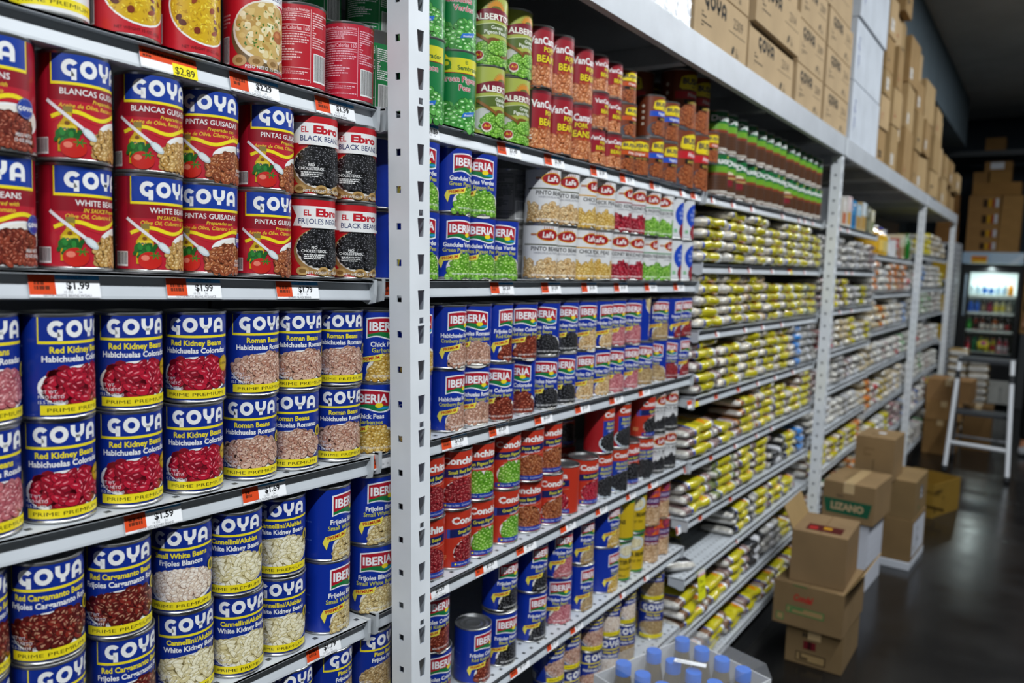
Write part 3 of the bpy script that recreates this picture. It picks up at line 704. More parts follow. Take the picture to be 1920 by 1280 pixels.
ctype('gkid', *S, L_guisadas('KIDNEY BEANS','Prepared with','Pepper & Tomato','kidneysauce'), 'bean_can', 'red kidney-beans-in-sauce can')
ctype('gbla', *S, L_guisadas('BLANCAS GUISADAS','Preparadas con',AC,'tanbean'), 'bean_can', 'red stewed white bean can')
ctype('gwhi', *S, L_guisadas('WHITE BEANS','IN SAUCE Prepared with',OO,'tanbean'), 'bean_can', 'red white-beans-in-sauce can')
ctype('gpin', *S, L_guisadas('PINTAS GUISADAS','Preparadas con','Aceite de Oliva, Cilantro y Tomate','pinto'), 'bean_can', 'red stewed pinto bean can')
ctype('ebro', *S, L_ebro('BLACK BEANS'), 'bean_can', 'white-ribboned black bean can')
ctype('ebrof', *S, L_ebro('FRIJOLES NEGROS'), 'bean_can', 'Spanish-lettered red black bean can')
ctype('gopk', *S, L_goya('Pink Beans','Habichuelas Rosadas','pink'), 'bean_can', 'blue pink bean can')
ctype('gork', *S, L_goya('Red Kidney Beans','Habichuelas Coloradas','redkidney',True), 'bean_can', 'blue red kidney bean can')
ctype('goro', *S, L_goya('Roman Beans','Habichuelas Romanas','roman'), 'bean_can', 'blue roman bean can')
ctype('gocg', *S, L_goya('Red Cargamanto Beans','Frijoles Cargamanto Rojo','cargamanto'), 'bean_can', 'blue cargamanto bean can')
ctype('gosw', *S, L_goya('Small White Beans','Frijoles Blancos','smallwhite'), 'bean_can', 'blue small white bean can')
ctype('goca', *S, L_goya('Cannellini/Alubias','White Kidney Beans','cannellini'), 'bean_can', 'blue cannellini bean can')
ctype('gopi', *S, L_goya('Pinto Beans','Frijoles Pintos','pintod'), 'bean_can', 'blue pinto bean can')
ctype('iswh', *S, L_iberia('Frijoles Blancos','Small White Beans','white'), 'bean_can', 'shield-marked blue small white bean can')
ctype('ichk', *S, L_iberia('Chick Peas','Garbanzos','chick'), 'chickpea_can', 'shield-marked blue chick pea can')
ctype('igan', *S, L_iberia('Gandules Verdes','Green Pigeon Peas','pea'), 'pea_can', 'shield-marked blue pigeon pea can')
ctype('icra', *S, L_iberia('Habichuelas Romanas','Cranberry (Roman) Beans','cranberry'), 'bean_can', 'shield-marked blue cranberry bean can')
ctype('irk', *S, L_iberia('Frijoles Colorados','Red Kidney Beans','kidneysauce'), 'bean_can', 'shield-marked blue kidney bean can')
ctype('ibl', *S, L_iberia('Frijoles Negros','Black Beans','black'), 'bean_can', 'shield-marked blue black bean can')
ctype('ibe', *S, L_iberia('Frijoles Ojo Negro','Blackeye Peas','blackeye'), 'bean_can', 'shield-marked blue blackeye bean can')
ctype('ipk', *S, L_iberia('Frijoles Rosados','Pink Beans','pink'), 'bean_can', 'shield-marked blue pink bean can')
ctype('ipt', *S, L_iberia('Frijoles Pintos','Pinto Beans','pintod'), 'bean_can', 'shield-marked blue pinto bean can')
ctype('isr', *S, L_iberia('Frijoles Colorados','Small Red Beans','smallred'), 'bean_can', 'shield-marked blue small red bean can')
ctype('ibig', .050, .119, L_iberia('Garbanzos','Chick Peas','chick',True,50), 'chickpea_can', 'large shield-marked chick pea can')
ctype('sem1', .037, .130, L_sembrador('Gandules','Verdes'), 'pea_can', 'green Spanish-lettered pea can')
ctype('sem2', .037, .130, L_sembrador('Green Pigeon','Peas'), 'pea_can', 'green pigeon pea can')
ctype('alb', .037, .123, L_alberto('Green','Pigeon Peas'), 'pea_can', 'olive green pigeon pea can')
ctype('alg', .037, .123, L_alberto('Gandules','Verdes'), 'pea_can', 'Spanish-side olive pea can')
ctype('vc', .0364, .118, L_vancamp(110), 'bean_can', 'dark red pork and beans can')
ctype('vcs', .0335, .079, L_vancamp(71, 33.5), 'bean_can', 'small dark red bean can')
ctype('bos', .0335, .079, L_bush('Original', C('c8521c'), 71, 33.5), 'bean_can', 'small brown baked bean can')
ctype('bo', .037, .090, L_bush('Original', C('c8521c'), 82, 37), 'bean_can', 'orange-ribboned baked bean can')
ctype('bv', .037, .104, L_bush('Vegetarian', C('1c50c4'), 96, 37), 'bean_can', 'blue-ribboned baked bean can')
ctype('bh', .049, .158, L_bush('Honey', C('c41c28'), 150, 49), 'bean_can', 'large red-ribboned baked bean can')
ctype('lpi', *S, L_lafe('PINTO BEANS','HABICHUELAS PINTAS','blackeye',C('5a5c46')), 'bean_can', 'white pinto bean can')
ctype('lch', *S, L_lafe('CHICK PEAS','GARBANZOS','chick',C('d29a12')), 'chickpea_can', 'white chick pea can')
ctype('lrk', *S, L_lafe('RED KIDNEY BEANS','HABICHUELAS COLORADAS','redkidney',C('8c1428')), 'bean_can', 'white red kidney bean can')
ctype('lgp', *S, L_lafe('GREEN PIGEON PEAS','GANDULES VERDES','pea',C('12823a')), 'pea_can', 'white green pigeon pea can')
ctype('lbl', *S, L_lafe('BLACK BEANS','FRIJOLES NEGROS','black',C('1c1c1e')), 'bean_can', 'white black bean can')
ctype('lback', *S, L_back(C('8e8e8c'), C('3c3c3c')), 'bean_can', 'back-turned white can, shade-toned')  # white label greyed: the shade of the gap is put into its colour
ctype('blc', *S, L_bluecircle(), 'bean_can', 'white can with blue disc')
ctype('csr', *S, L_conchita('Small Red Beans','Frijoles Colorados','smallred'), 'bean_can', 'orange red small red bean can')
ctype('cgp', *S, L_conchita('Green Pigeon Peas','Gandules Verdes','pea'), 'pea_can', 'orange red pigeon pea can')
ctype('cpi', *S, L_conchita('Pinto Beans','Frijoles Pintos','pinto'), 'bean_can', 'orange red pinto bean can')
ctype('crk', *S, L_conchita('Red Kidney Beans','Frijoles','redkidney'), 'bean_can', 'orange red kidney bean can')
ctype('cbl', *S, L_conchita('Black Beans','Frijoles Negros','black'), 'bean_can', 'slant-banded red black bean can')
ctype('cbk', *S, L_conchitablk(), 'bean_can', 'blue-panelled black bean can')
ctype('jby', .033, .110, L_jar(C('c8a81c'),'g','', 33), 'bean_can', 'yellow and green butter bean can')
ctype('jgl', .033, .110, L_jar(C('c4521e'),'o','', 33), 'bean_can', 'orange-purple butter bean can')
ctype('dub', .0365, .126, L_ducal(False), 'refried_bean_can', 'brown ribbed refried bean can')
ctype('dur', .0365, .126, L_ducal(True), 'refried_bean_can', 'ribbed refried bean can, red-marked')
def put_can(key, X, Y, z, yaw, label, group, tilt=0):
    R, H, ms, name, desc = CT[key]
    r = thing(name, (X,Y,z), label, 'can', group); r.rotation_euler = (PI if tilt == 2 else 0, 0, yaw)
    if tilt == 2: r.location.z = z+H
    for nm, me in zip(('tin_body','lid','label'), ms): link(nm, me, r)
    return r
PLACED = []
TIER = ['lower','upper','top']
def place_row(k, tier, items, place, y0=.892, below=0.0, jit=.004, first=1):
    """items: (type, right edge in the photo, where the label's middle appears round the can in degrees)"""
    prev = None; n = len(items); out = []
    rr = random.Random(hash_(k)+tier)
    for i, it in enumerate(items):
        key, px, a = it[:3]; R, H = CT[key][:2]; Y = y0+rr.uniform(-jit,jit)+(it[3] if len(it) > 3 else 0)+(R-.0364)
        bel = below(i) if callable(below) else below
        X = .5; 
        for _ in range(6):
            zz = deckz(k, X)+bel+H/2; py = proj((X,Y,zz))[1]
            d = ray(px, py); th = math.atan2(d.x, d.y); dist = math.hypot(X, Y); th -= math.asin(min(.9, R/dist)); X = Y*math.tan(th)
        zb = deckz(k, X)+bel; back = len(it) > 3 and it[3] > .03
        for _ in range(60):
            hit = False
            for (qx,qy,qr,q0,q1) in PLACED:
                if q1 > zb+.004 and q0 < zb+H-.004 and abs(qx-X) < .12:
                    dd = R+qr+.0022; g = math.hypot(qx-X, qy-Y)
                    if g < dd-1e-5:
                        hit = True
                        if back: Y = max(Y+.002, qy+math.sqrt(max(0, dd*dd-(qx-X)**2)))
                        else: X = max(X+.0005, qx+math.sqrt(max(0, dd*dd-(qy-Y)**2)))
            if not hit: break
        PLACED.append((X,Y,R,zb,zb+H))
        va = math.degrees(math.atan2(X, Y)); yaw = math.radians(a-va)
        lab = '%s, %s tier, %s from left, %s'%(CT[key][4], TIER[tier], ORD[i+first], place)
        if len(lab.split()) > 16: print('LONG', lab)
        put_can(key, X, Y, EYE+deckz(k, X)+bel+.0004+(.0009 if k[0] in '1' else .0002), yaw, lab, 'cans on the shelves', it[4] if len(it) > 4 else 0)
        out.append(X)
    return out
def hash_(s): return sum(ord(c)*(i+3) for i, c in enumerate(s))
P1 = lambda r: '%s shelf left of post'%r
P2 = lambda r: '%s shelf right of post'%r
h = .1131
# left of the post
place_row('1r0',0,[('prem',166,10),('rice',301,18),('rice',413,25),('caldo',528,25),('rback',610,0),('rback2',700,-5)],P1('top'))
place_row('1r0',0,[('gback',735,-10,.035),],'behind pinkish can, top shelf',first=7)
place_row('1r0',1,[('gback',640,-10,.10),('gback',690,20,.09),('gback',734,0,.08)],'behind red cans, top shelf',y0=.892,below=.1294)
place_row('1r0',0,[('gback',640,-10,.10),('gback',690,20,.09)],'back row, top shelf left of post')
place_row('1r1',0,[('gkid',67,-8),('gwhi',210,40),('gwhi',342,40),('gpin',445,8),('gpin',545,36),('ebrof',627.5,30),('ebro',704.5,18)],P1('second'))
place_row('1r1',1,[('gkid',66,-24),('gbla',209,38),('gbla',342.5,28),('gpin',446.5,9),('gpin',550,42),('ebro',630,20),('ebro',705,13)],P1('second'),below=h)
place_row('1r1',0,[('ibl',738,-75,.045)],'behind red cans, second shelf',first=8)
place_row('1r1',1,[('ibl',738,-80,.045)],'behind red cans, second shelf',below=h,first=8)
place_row('1r2',0,[('gopk',40,22),('gork',179,15),('gork',304,18),('gork',417.5,16),('goro',518,9),('goro',597,0),('goro',675,22),('ichk',742,-12)],P1('third'))
place_row('1r2',1,[('gopk',38,16),('gork',176,41),('gork',304,18),('gork',423,4),('goro',522,31),('goro',602,20),('goro',679.5,12),('ichk',744,18)],P1('third'),below=h)
place_row('1r3',0,[('gocg',20,30),('gocg',161,38),('gocg',290,26),('goca',400,18),('goca',489,20),('goca',572,5),('iswh',655,50),('iswh',736,13)],P1('fourth'))
place_row('1r3',1,[('gocg',15,30),('gocg',158,9),('gocg',283,12),('gosw',397,0),('goca',487,3),('goca',572,5),('iswh',656,54),('iswh',735,34)],P1('fourth'),below=h)
place_row('1r4',0,[('goro',500,20),('goca',586,20),('gopi',659,58),('gopi',731,50)],P1('lowest'))
place_row('1r4',1,[('goro',500,20),('goca',585,20),('gopi',659,58),('gopi',731,50)],P1('lowest'),below=h)
# right of the post
place_row('2r0',0,[('sem2',833,-12),('sem2',891,18),('alg',945,50),('alb',992,38),('vc',1032,58),('vc',1070,45),('vc',1108.5,14),('vcs',1132,48),('vcs',1160,40),('bos',1186,50),('bo',1216,18),('bv',1243,58),('bv',1269,52),('bh',1301,60),('bh',1325,62)],P2('top'),y0=.887)
place_row('2r0',1,[('sem1',835,-20),('sem1',893,12),('alb',951,20),('alb',997,46),('vc',1036,42),('vc',1075,45),('vc',1111.5,50)],P2('top'),y0=.887,below=lambda i: .1305 if i < 2 else (.1234 if i < 4 else .1184))
place_row('2r0',1,[('vcs',1134,55),('vcs',1161,50),('bos',1188,60),('bo',1220,45),('bv',1246,60),('bv',1273,45),('bh',1305,50),('bh',1328,55)],P2('top'),y0=.888,below=lambda i: .0794 if i < 3 else (.0904 if i == 3 else (.1044 if i < 6 else .1584)),first=8)
place_row('2r0',2,[('vcs',1136,55),('vcs',1163,50),('bos',1193,40)],P2('top'),y0=.889,below=.1588,first=8)
for i, (px, dy) in enumerate(((1225,.11),(1262,.12))):
    place_row('2r0',1,[('bh',px,-40,dy)],'dark back row, top shelf',below=.1584,first=i+1)
    place_row('2r0',0,[('bh',px,-40,dy)],'back row, top shelf',first=i+1)
place_row('2r1',0,[('igan',819,0),('igan',880,32),('igan',924,10),('igan',971,-2),('lpi',1045,22),('lpi',1080,25),('lch',1114,48),('lch',1147,2),('lrk',1179,24),('lrk',1206,38),('lgp',1232,60),('lgp',1256,62),('blc',1278,66),('blc',1298,66)],P2('second'),y0=.889)
place_row('2r1',1,[('igan',823,0),('igan',883,46),('igan',929,-2)],P2('second'),y0=.889,below=h)
place_row('2r1',1,[('lpi',1050,30),('lpi',1085,25),('lch',1118,56),('lch',1153,20),('lrk',1184.5,60),('lrk',1210,36),('lgp',1237.5,26),('lgp',1262,8),('blc',1281,66),('blc',1301,66)],P2('second'),y0=.889,below=h,first=5)
place_row('2r1',0,[('lback',984,-10,.075)],'in gap, second shelf right'); place_row('2r1',1,[('lback',986,-10,.075)],'in gap, second shelf right',below=h)
place_row('2r2',0,[('ichk',808,0),('icra',870,43),('icra',915,19),('irk',956,0),('irk',1003,-10),('ibl',1046,9),('ibl',1079,12),('ibe',1113,34),('ibe',1143,42),('ipk',1166,16),('ipk',1197,36),('ipt',1223.5,16),('ipt',1249,-10),('isr',1271,2),('isr',1292,56)],P2('third'))
place_row('2r2',1,[('ichk',812,10),('icra',873,45),('icra',920,-3),('irk',959,55),('irk',1006.5,22),('ibl',1049,-5),('ibl',1083.5,18),('ibe',1117.5,34),('ibe',1148,50),('ipk',1169.5,34),('ipk',1202,24),('iswh',1217,-50,.012,2),('ipt',1253,30),('isr',1277,70),('isr',1296.5,52)],P2('third'),below=h)
place_row('2r3',0,[('csr',833,0),('csr',882,56),('cgp',918,38),('cgp',972,48),('cpi',1015,0),('cpi',1050,36),('crk',1085,-52),('crk',1121,45),('cbk',1147,50),('cbk',1173.5,48),('cbl',1198,24),('cbk',1224,16),('lbl',1241,44),('lbl',1265.5,34)],P2('fourth'),y0=.898)
place_row('2r3',1,[('csr',832.5,12),('csr',884,26),('cgp',920,10),('cgp',975.5,33),('cpi',1018.5,10),('cpi',1052.5,28)],P2('fourth'),y0=.898,below=h)
place_row('2r3',1,[('cbk',1151,68),('cbk',1181.6,62),('cbl',1228,60),('lbl',1244,54),('lbl',1270.5,34)],P2('fourth'),y0=.898,below=h,first=7)
for px in (1078,1101):
    place_row('2r3',0,[('cbl',px,20,.115)],'back row %s, fourth shelf'%('left' if px < 1090 else 'right')); place_row('2r3',1,[('cbl',px,20,.115)],'dark back row %s, fourth shelf'%('left' if px < 1090 else 'right'),below=h)
place_row('2r4',0,[('irk',845,34),('irk',920,45),('ibl',968,30),('ibl',1024,38),('ipk',1071,16),('ipt',1112,50),('ibig',1160,58),('jby',1181,40),('jby',1206.6,5),('jgl',1235,10),('jgl',1254,45)],P2('fifth'),y0=.902)
place_row('2r4',1,[('irk',842,32)],P2('fifth'),y0=.902,below=h)
place_row('2r4',1,[('ibl',970,35),('ibl',1026,46),('ipk',1073,34),('ipt',1113.5,47),('ibig',1162,54),('jby',1184,-60),('jby',1211,0),('jgl',1237,5),('jgl',1255,45)],P2('fifth'),y0=.902,below=lambda i: h if i < 4 else (.1194 if i == 4 else .1104),first=2)
place_row('2r5',0,[('goro',1000,60),('goro',1056,60),('goro',1086,60),('goro',1127,45),('gosw',1161,10),('gopi',1190,30),('gopi',1243,16)],P2('lowest'),y0=.905)
place_row('2r5',1,[('goro',1058,62),('goro',1088,62),('goro',1131,42),('gosw',1164,10),('gosw',1192,58),('gopi',1245,20)],P2('lowest'),y0=.905,below=h,first=2)
place_row('2r5',0,[('gopi',1205,40,.09)],'back row, lowest shelf'); place_row('2r5',1,[('gopi',1206,40,.09)],'back row, lowest shelf',below=h)
DU = [1341,1371,1398.5,1417,1433.5,1446.5,1459.5,1469,1486,1495,1507.5,1519,1530.5,1539.5]
DV = [1343,1373,1401,1419,1436,1449.5,1463,1472,1489,1498,1510.5,1522,1531.5,1541]
place_row('3r0',0,[(('dur' if i in (1,2,8) else 'dub'),p,(56 if i in (1,2,4,5,8) else 20)) for i, p in enumerate(DU)],'top shelf by second post',y0=.887)
place_row('3r0',1,[('dub',p,(60 if i in (1,2) else 24)) for i, p in enumerate(DV)],'top shelf by second post',y0=.888,below=.1264)
# ---- price tags
TG = [('1r0',268,375,'y','$2.89',''),('1r0',437,529,'o','$2.29','EL EBRO CALDO GALLEGO'),('1r0',597,671,'o','$1.99','KIRBY BLACK BEANS'),('1r1',59,193,'o','$1.99','GOYA WHITE BEANS W/SAU'),('1r1',318,420,'o','$1.99','GOYA PINTO BEANS W/SAUCE'),('1r1',524,603,'o','$1.79','EL EBRO BLACK BEANS'),
 ('1r2',239,346,'o','$1.59','GOYA RED KIDNEY BEANS'),('1r2',460,541,'o','$1.69','GOYA ROMAN BEANS'),('1r3',580,643,'o','$1.79','IBERIA SMALL WHT BEANS'),('2r1',719,738,'s','',''),('2r2',705,738,'s','',''),
 ('2r0',792,829,'o','$1.59',''),('2r0',938,982,'o','$1.49',''),('2r0',1026,1063,'o','$1.99',''),('2r0',1112,1143,'o','$1.59',''),('2r0',1167,1194,'o','$1.99',''),('2r0',1223,1243,'o','$1.99',''),('2r0',1279,1289,'s','',''),('2r0',1299,1322,'o','$2.99',''),
 ('2r1',925,968,'o','$1.59','IBERIA GREEN PIGEON'),('2r1',1020,1056,'o','$1.59',''),('2r1',1095,1124,'o','$1.55',''),('2r1',1156,1181,'o','$1.59',''),('2r1',1213,1236,'o','$1.59',''),('2r1',1267,1287,'o','$1.59',''),
 ('2r2',833,881,'o','$1.69','IBERIA ROMAN BEANS'),('2r2',922,958,'o','$1.59','IBERIA RED KID BEANS'),('2r2',1007,1040,'o','$1.59',''),('2r2',1083,1110,'o','$1.59',''),('2r2',1147,1172,'o','$1.59',''),('2r2',1202,1222,'o','$1.59',''),
 ('2r3',793,846,'o','$1.59','CONCHITA SMALL RED BEANS'),('2r3',896,936,'o','$1.59','GREEN PIGEON PEAS'),('2r3',973,1009,'o','$1.59',''),('2r3',1055,1083,'o','$1.99',''),('2r3',1121,1142,'o','$1.59',''),('2r3',1178,1195,'o','$1.59',''),('2r3',1219,1236,'o','$1.59',''),
 ('2r4',961,996,'o','$1.59',''),('2r4',1030,1050,'o','$1.59',''),('2r4',1074,1096,'o','$1.59',''),('2r4',1166,1176,'s','',''),('2r4',1211,1220,'s','',''),
 ('3r0',1337,1345,'s','',''),('3r0',1375,1383,'s','',''),('3r0',1411,1418,'s','',''),('3r0',1469,1474,'s','',''),('3r0',1500,1504,'s','',''),('3r0',1511,1515,'s','',''),('3r0',1526,1530,'s','',''),
 ('3r1',1370,1376,'s','',''),('3r1',1406,1412,'s','',''),('3r1',1449,1454,'s','',''),('3r1',1480,1488,'y','1.9',''),('3r1',1510,1514,'s','',''),
 ('3r2',1345,1352,'s','',''),('3r2',1398,1404,'s','',''),('3r2',1431,1437,'s','',''),('3r2',1467,1472,'s','',''),('3r3',1293,1313,'y','2.9',''),('3r3',1343,1349,'s','',''),('3r3',1385,1390,'s','',''),('3r3',1422,1427,'s','',''),('3r3',1455,1460,'s','',''),('3r3',1488,1493,'s','',''),
 ('3r4',1286,1294,'s','',''),('3r4',1333,1339,'s','',''),('3r4',1380,1386,'s','',''),('3r4',1420,1425,'s','',''),('3r4',1448,1453,'s','',''),('3r5',1272,1280,'s','',''),('3r5',1313,1319,'s','',''),('3r5',1370,1375,'s','',''),('3r6',1383,1388,'s','',''),
 ('4r0',1577,1581,'s','',''),('4r0',1591,1596,'s','',''),('4r1',1588,1592,'s','',''),('4r1',1599,1603,'s','',''),('4r2',1576,1580,'s','',''),('4r2',1598,1602,'s','','')]
nth = {}
for i, (k, a, b, kd, pr, nm) in enumerate(TG):
    nth[k] = nth.get(k, 0)+1; u, r = int(k[0]), int(k[2])
    where = {1:'left of the near post',2:'right of the near post',3:'in the bean bag bay',4:'beyond the second post'}[u]
    look = {'y':'orange and yellow','o':'white and orange','s':'small orange'}[kd]
    tagslip(k, a, b, kd, pr, nm, i, '%s price tag, %s along the %s shelf %s'%(look, ORD[nth[k]], ORDN[r], where))
# ---------------------------------------------------------------- filled bags
def bag_mesh(L, W, T, col, seed, name):
    rr = random.Random(seed); ph = [rr.uniform(0,6) for _ in range(6)]; nx, nr = 22, 18
    def pt(i, j, off=0.0):
        s = -1+2*i/nx; x = s*L/2
        e = min(1, (1-abs(s))/.13); e = max(.0, e)**.6
        w = W/2*(.84+.16*e)*(1+.025*math.sin(5*s+ph[0])); t = T/2*(.10+.90*e)*(1+.10*math.sin(6*s+ph[1])+.06*math.sin(15*s+ph[2]))
        a = 2*PI*j/nr; ca, sa = math.cos(a), math.sin(a)
        y = (w+off)*math.copysign(abs(ca)**.5, ca); z = (t+off)*math.copysign(abs(sa)**.62, sa)
        z += T*.05*math.sin(9*s+3*ca+ph[3])+(T*.10*math.sin(ph[4]+2*s) if e < 1 else 0)
        return (x, y+W*.02*math.sin(6*s+ph[5]), z)
    m = MB(); pts = [pt(i,j) for i in range(nx+1) for j in range(nr)]; fs = []; cs = []
    for i in range(nx):
        for j in range(nr):
            fs.append((i*nr+j, i*nr+(j+1)%nr, (i+1)*nr+(j+1)%nr, (i+1)*nr+j)); s = abs(-1+2*(i+.5)/nx)
            cs.append(C('d4d0c6') if s > .93 else col)
    fs += [tuple(range(nr))[::-1], tuple(nx*nr+j for j in range(nr))]; cs += [C('cfcfd2')]*2
    m.mesh(pts, fs, cs); body = m.data(name, M['bag'], True)
    return body, pt, nx, nr
def bag_label(pt, nx, nr, base, accents, lo, hi, seed):
    rr = random.Random(seed); m = MB(); fs = []; cs = []; idx = {}; pts = []
    def P(i, j):
        if (i,j) not in idx: idx[(i,j)] = len(pts); pts.append(pt(i, j, .0009))
        return idx[(i,j)]
    i0, i1 = round(nx*lo), round(nx*hi)
    for i in range(i0, i1):
        for j in range(nr):
            fs.append((P(i,j), P(i,(j+1)%nr), P(i+1,(j+1)%nr), P(i+1,j)))
            c = base
            if i == i0 and accents[0]: c = accents[0] if 8 <= j <= 13 or 2 <= j <= 5 else accents[1]
            elif i == i1-1 and accents[1]: c = accents[1]
            elif accents[2] and i1-4 <= i < i1-1 and j in (3,4,5,6,10,11): c = accents[2] if rr.random() < .75 else base
            elif accents[3] and i0+2 <= i < i1-4 and j in (4,5,10): c = accents[3] if rr.random() < .55 else base
            cs.append(c)
    m.mesh(pts, fs, cs); return m.data('label', M['film'], True)
YL, BLP, WHP, ORP = C('c4b91e'), C('3550b0'), C('d4d8e4'), C('d88414')
BK = dict(iv=C('ded4c0'), tan=C('c4a880'), pnk=C('a4786a'), org=C('b06e30'), grn=C('7f8a5a'), blk=C('2a2c30'), brn=C('80604c'), mau=C('8e7674'), gry=C('a6a4a0'), wht=C('d6d4cc'), crm=C('cbb890'), yel=C('bca024'), dkr=C('5c3a34'))
BD = {}
def bagdata(kind, col, v, L, W, T, nm):
    k = (kind, col, v, nm)
    if k not in BD:
        body, pt, nx, nr = bag_mesh(L, W, T, BK[col], hash_(kind+col)+v*7, nm)
        st = dict(y=(YL,(BLP,WHP,ORP,C('a8a010')),.17,.83), b=(C('2a7cc8'),(None,WHP,C('e8eef4'),None),.2,.62), n=(C('cfd0d4'),(None,None,None,None),.40,.62),
                  w=(C('e2e2de'),(BLP,WHP,C('c83a2a'),None),.22,.78), o=(C('d27a1c'),(None,WHP,C('b8301c'),C('e8c8a0')),.2,.75), g=(C('3c9a3a'),(None,WHP,C('dce8d0'),None),.25,.7), r=(C('b83234'),(None,WHP,C('e8e0d8'),None),.28,.55), yb=(C('d8c818'),(None,C('d8c818'),None,C('e8e0a0')),.05,.95))[kind]
        BD[k] = (body, bag_label(pt, nx, nr, *st[:2], st[2], st[3], v))
    return BD[k]
def bag(nm, kind, col, v, dims, loc, rot, label, cat, group):
    b, l = bagdata(kind, col, v, *dims, nm)
    o = link(nm, b); o.location = loc; o.rotation_euler = rot; tag(o, label, cat, group); link('label', l, o); return o
CN = dict(iv='ivory white', tan='tan', pnk='pinkish', org='orange brown', grn='pale green', blk='black', brn='brown', mau='mauve', gry='grey', wht='white', crm='cream', yel='yellow', dkr='dark red')
KN = dict(y='yellow labelled', b='blue labelled', n='clear', w='white labelled', o='orange labelled', g='green labelled', r='red labelled', yb='bright yellow')
def piles(k, nm, xs, what, place, dims, group, y=None, jx=.012, jr=.06):
    """what: one entry per pile, (kind, colour, layers)"""
    L, W, T = dims; rr = random.Random(hash_(k)+5)
    for p, (x, w) in enumerate(zip(xs, what)):
        if not w: continue
        kind, col, n = w[:3]; z = EYE+deckz(k, x)+T*.66; yy = (y or YF+.006)+W/2
        for i in range(n):
            pitch = rr.uniform(-.03,.03) if i else 0
            last = i == n-1 and n > 3 and rr.random() < .4
            bag(nm, kind, col, rr.randrange(4), dims, (x+rr.uniform(-jx,jx), yy+rr.uniform(-.006,.008)+i*.0015, z+i*T*1.07), (rr.uniform(-.05,.05), pitch+(rr.uniform(-.1,.1) if last else 0), rr.uniform(-jr,jr)),
                '%s %s bag, %s from bottom, %s pile, %s'%(KN[kind], CN[col], ORD[i+1], ORD[p+1], place), 'bag', group)
DB = (.228, .13, .0312)
XS = [2.350,2.582,2.80,3.01,3.21,3.40,3.575]
G3 = 'bags of beans in the middle bay'
pl = lambda r: '%s bag shelf'%r
piles('3r1','bean_bag',XS,[('y','iv',4),('y','iv',5),('y','iv',5),('y','iv',4),('y','iv',5),('y','iv',5),('y','iv',4)],pl('top'),DB,G3)
piles('3r2','bean_bag',XS,[('y','iv',5),('y','iv',5),('y','tan',5),('y','iv',4),('y','iv',4),('y','tan',4),('y','grn',4)],pl('second'),DB,G3)
piles('3r3','bean_bag',XS,[('y','mau',5),('y','iv',4),('y','iv',5),('y','iv',5),('y','tan',5),('b','gry',5),('n','gry',5)],pl('third'),DB,G3)
piles('3r4','bean_bag',XS,[('y','mau',3),('y','mau',2),('y','org',4),('y','iv',5),('y','mau',4),('y','iv',3),('y','pnk',5)],pl('fourth'),DB,G3)
piles('3r5','bean_bag',XS,[('y','mau',3),('y','grn',4),('y','mau',4),('y','mau',4),('n','blk',2),('y','blk',3),('b','blk',3)],pl('fifth'),DB,G3)
piles('3r6','bean_bag',XS,[None,None,('y','blk',3),('y','gry',3),('y','mau',3),('y','mau',2),None],pl('sixth, perforated'),DB,G3)
piles('3r7','bean_bag',XS,[('y','brn',3),('y','brn',2),('y','mau',3),('n','blk',3),('n','gry',3),('y','brn',2),('y','brn',2)],pl('seventh'),DB,G3)
piles('3r8','bean_bag',XS,[('y','brn',3),('y','brn',3),('y','brn',2),('y','mau',2),('y','brn',2),('y','brn',2),('y','brn',2)],pl('lowest'),DB,G3)
# odd bags: standing or thrown on top
def odd(k, X, Y, dz, rot, kind, col, label): bag('bean_bag', kind, col, 1, DB, (X,Y,EYE+deckz(k,X)+dz), rot, label, 'bag', G3)
odd('3r1',2.345,.99,.152,(.16,.1,.35),'y','iv','yellow labelled bean bag lying askew on the leftmost pile, top bag shelf')
odd('3r6',2.50,1.05,.02,(0,.05,.5),'y','blk','dark bag lying far back on the bare perforated shelf')
odd('3r6',2.32,.98,.021,(.1,0,1.2),'y','blk','dark bag lying crosswise at the bare left end of the perforated shelf')
DL = (.215, .14, .033)
x4 = [3.80,4.02,4.24,4.46,4.68,4.86]; p4 = lambda r: '%s shelf past second post'%r; G4 = 'bags beyond the second post'
dl4 = (.20,.14,.033)
piles('4r1','lentil_bag',x4,[('n','gry',4),('n','gry',4),('n','gry',3),('n','gry',4),('n','gry',3),('n','mau',4)],p4('second'),dl4,G4)
piles('4r2','lentil_bag',x4,[('n','mau',4),('y','mau',4),('y','mau',4),('n','gry',3),('y','grn',3),('n','gry',3)],p4('third'),dl4,G4)
piles('4r3','lentil_bag',x4,[('r','mau',3),('r','gry',4),('n','crm',4),('y','crm',4),('n','wht',3),('y','crm',3)],p4('fourth'),dl4,G4)
piles('4r4','lentil_bag',x4,[('n','mau',3),('n','gry',3),('n','gry',4),('n','mau',3),('n','wht',3),('n','crm',3)],p4('fifth'),dl4,G4)
piles('4r5','lentil_bag',x4,[('n','wht',3),('n','wht',4),('n','wht',3),('n','gry',3),('n','wht',3),('n','crm',2)],p4('sixth'),dl4,G4)
piles('4r6','lentil_bag',x4,[('y','brn',3),('y','brn',3),('y','crm',3),('y','brn',3),('y','crm',3),('o','crm',3)],p4('seventh'),dl4,G4)
piles('4r7','lentil_bag',x4,[('n','brn',2),('n','gry',2),('g','wht',2),('o','crm',2),('o','crm',3),('o','crm',2)],p4('lowest'),dl4,G4)
dl5 = (.225,.16,.042); x5 = [5.07,5.31,5.55,5.79,6.03,6.26]; p5 = lambda r: '%s shelf before third post'%r; G5 = 'bags before the third post'
piles('5r1','grain_bag',x5,[('o','wht',4),('n','wht',3),('o','wht',4),('o','crm',4),('o','pnk',4),('r','wht',3)],p5('second'),dl5,G5)
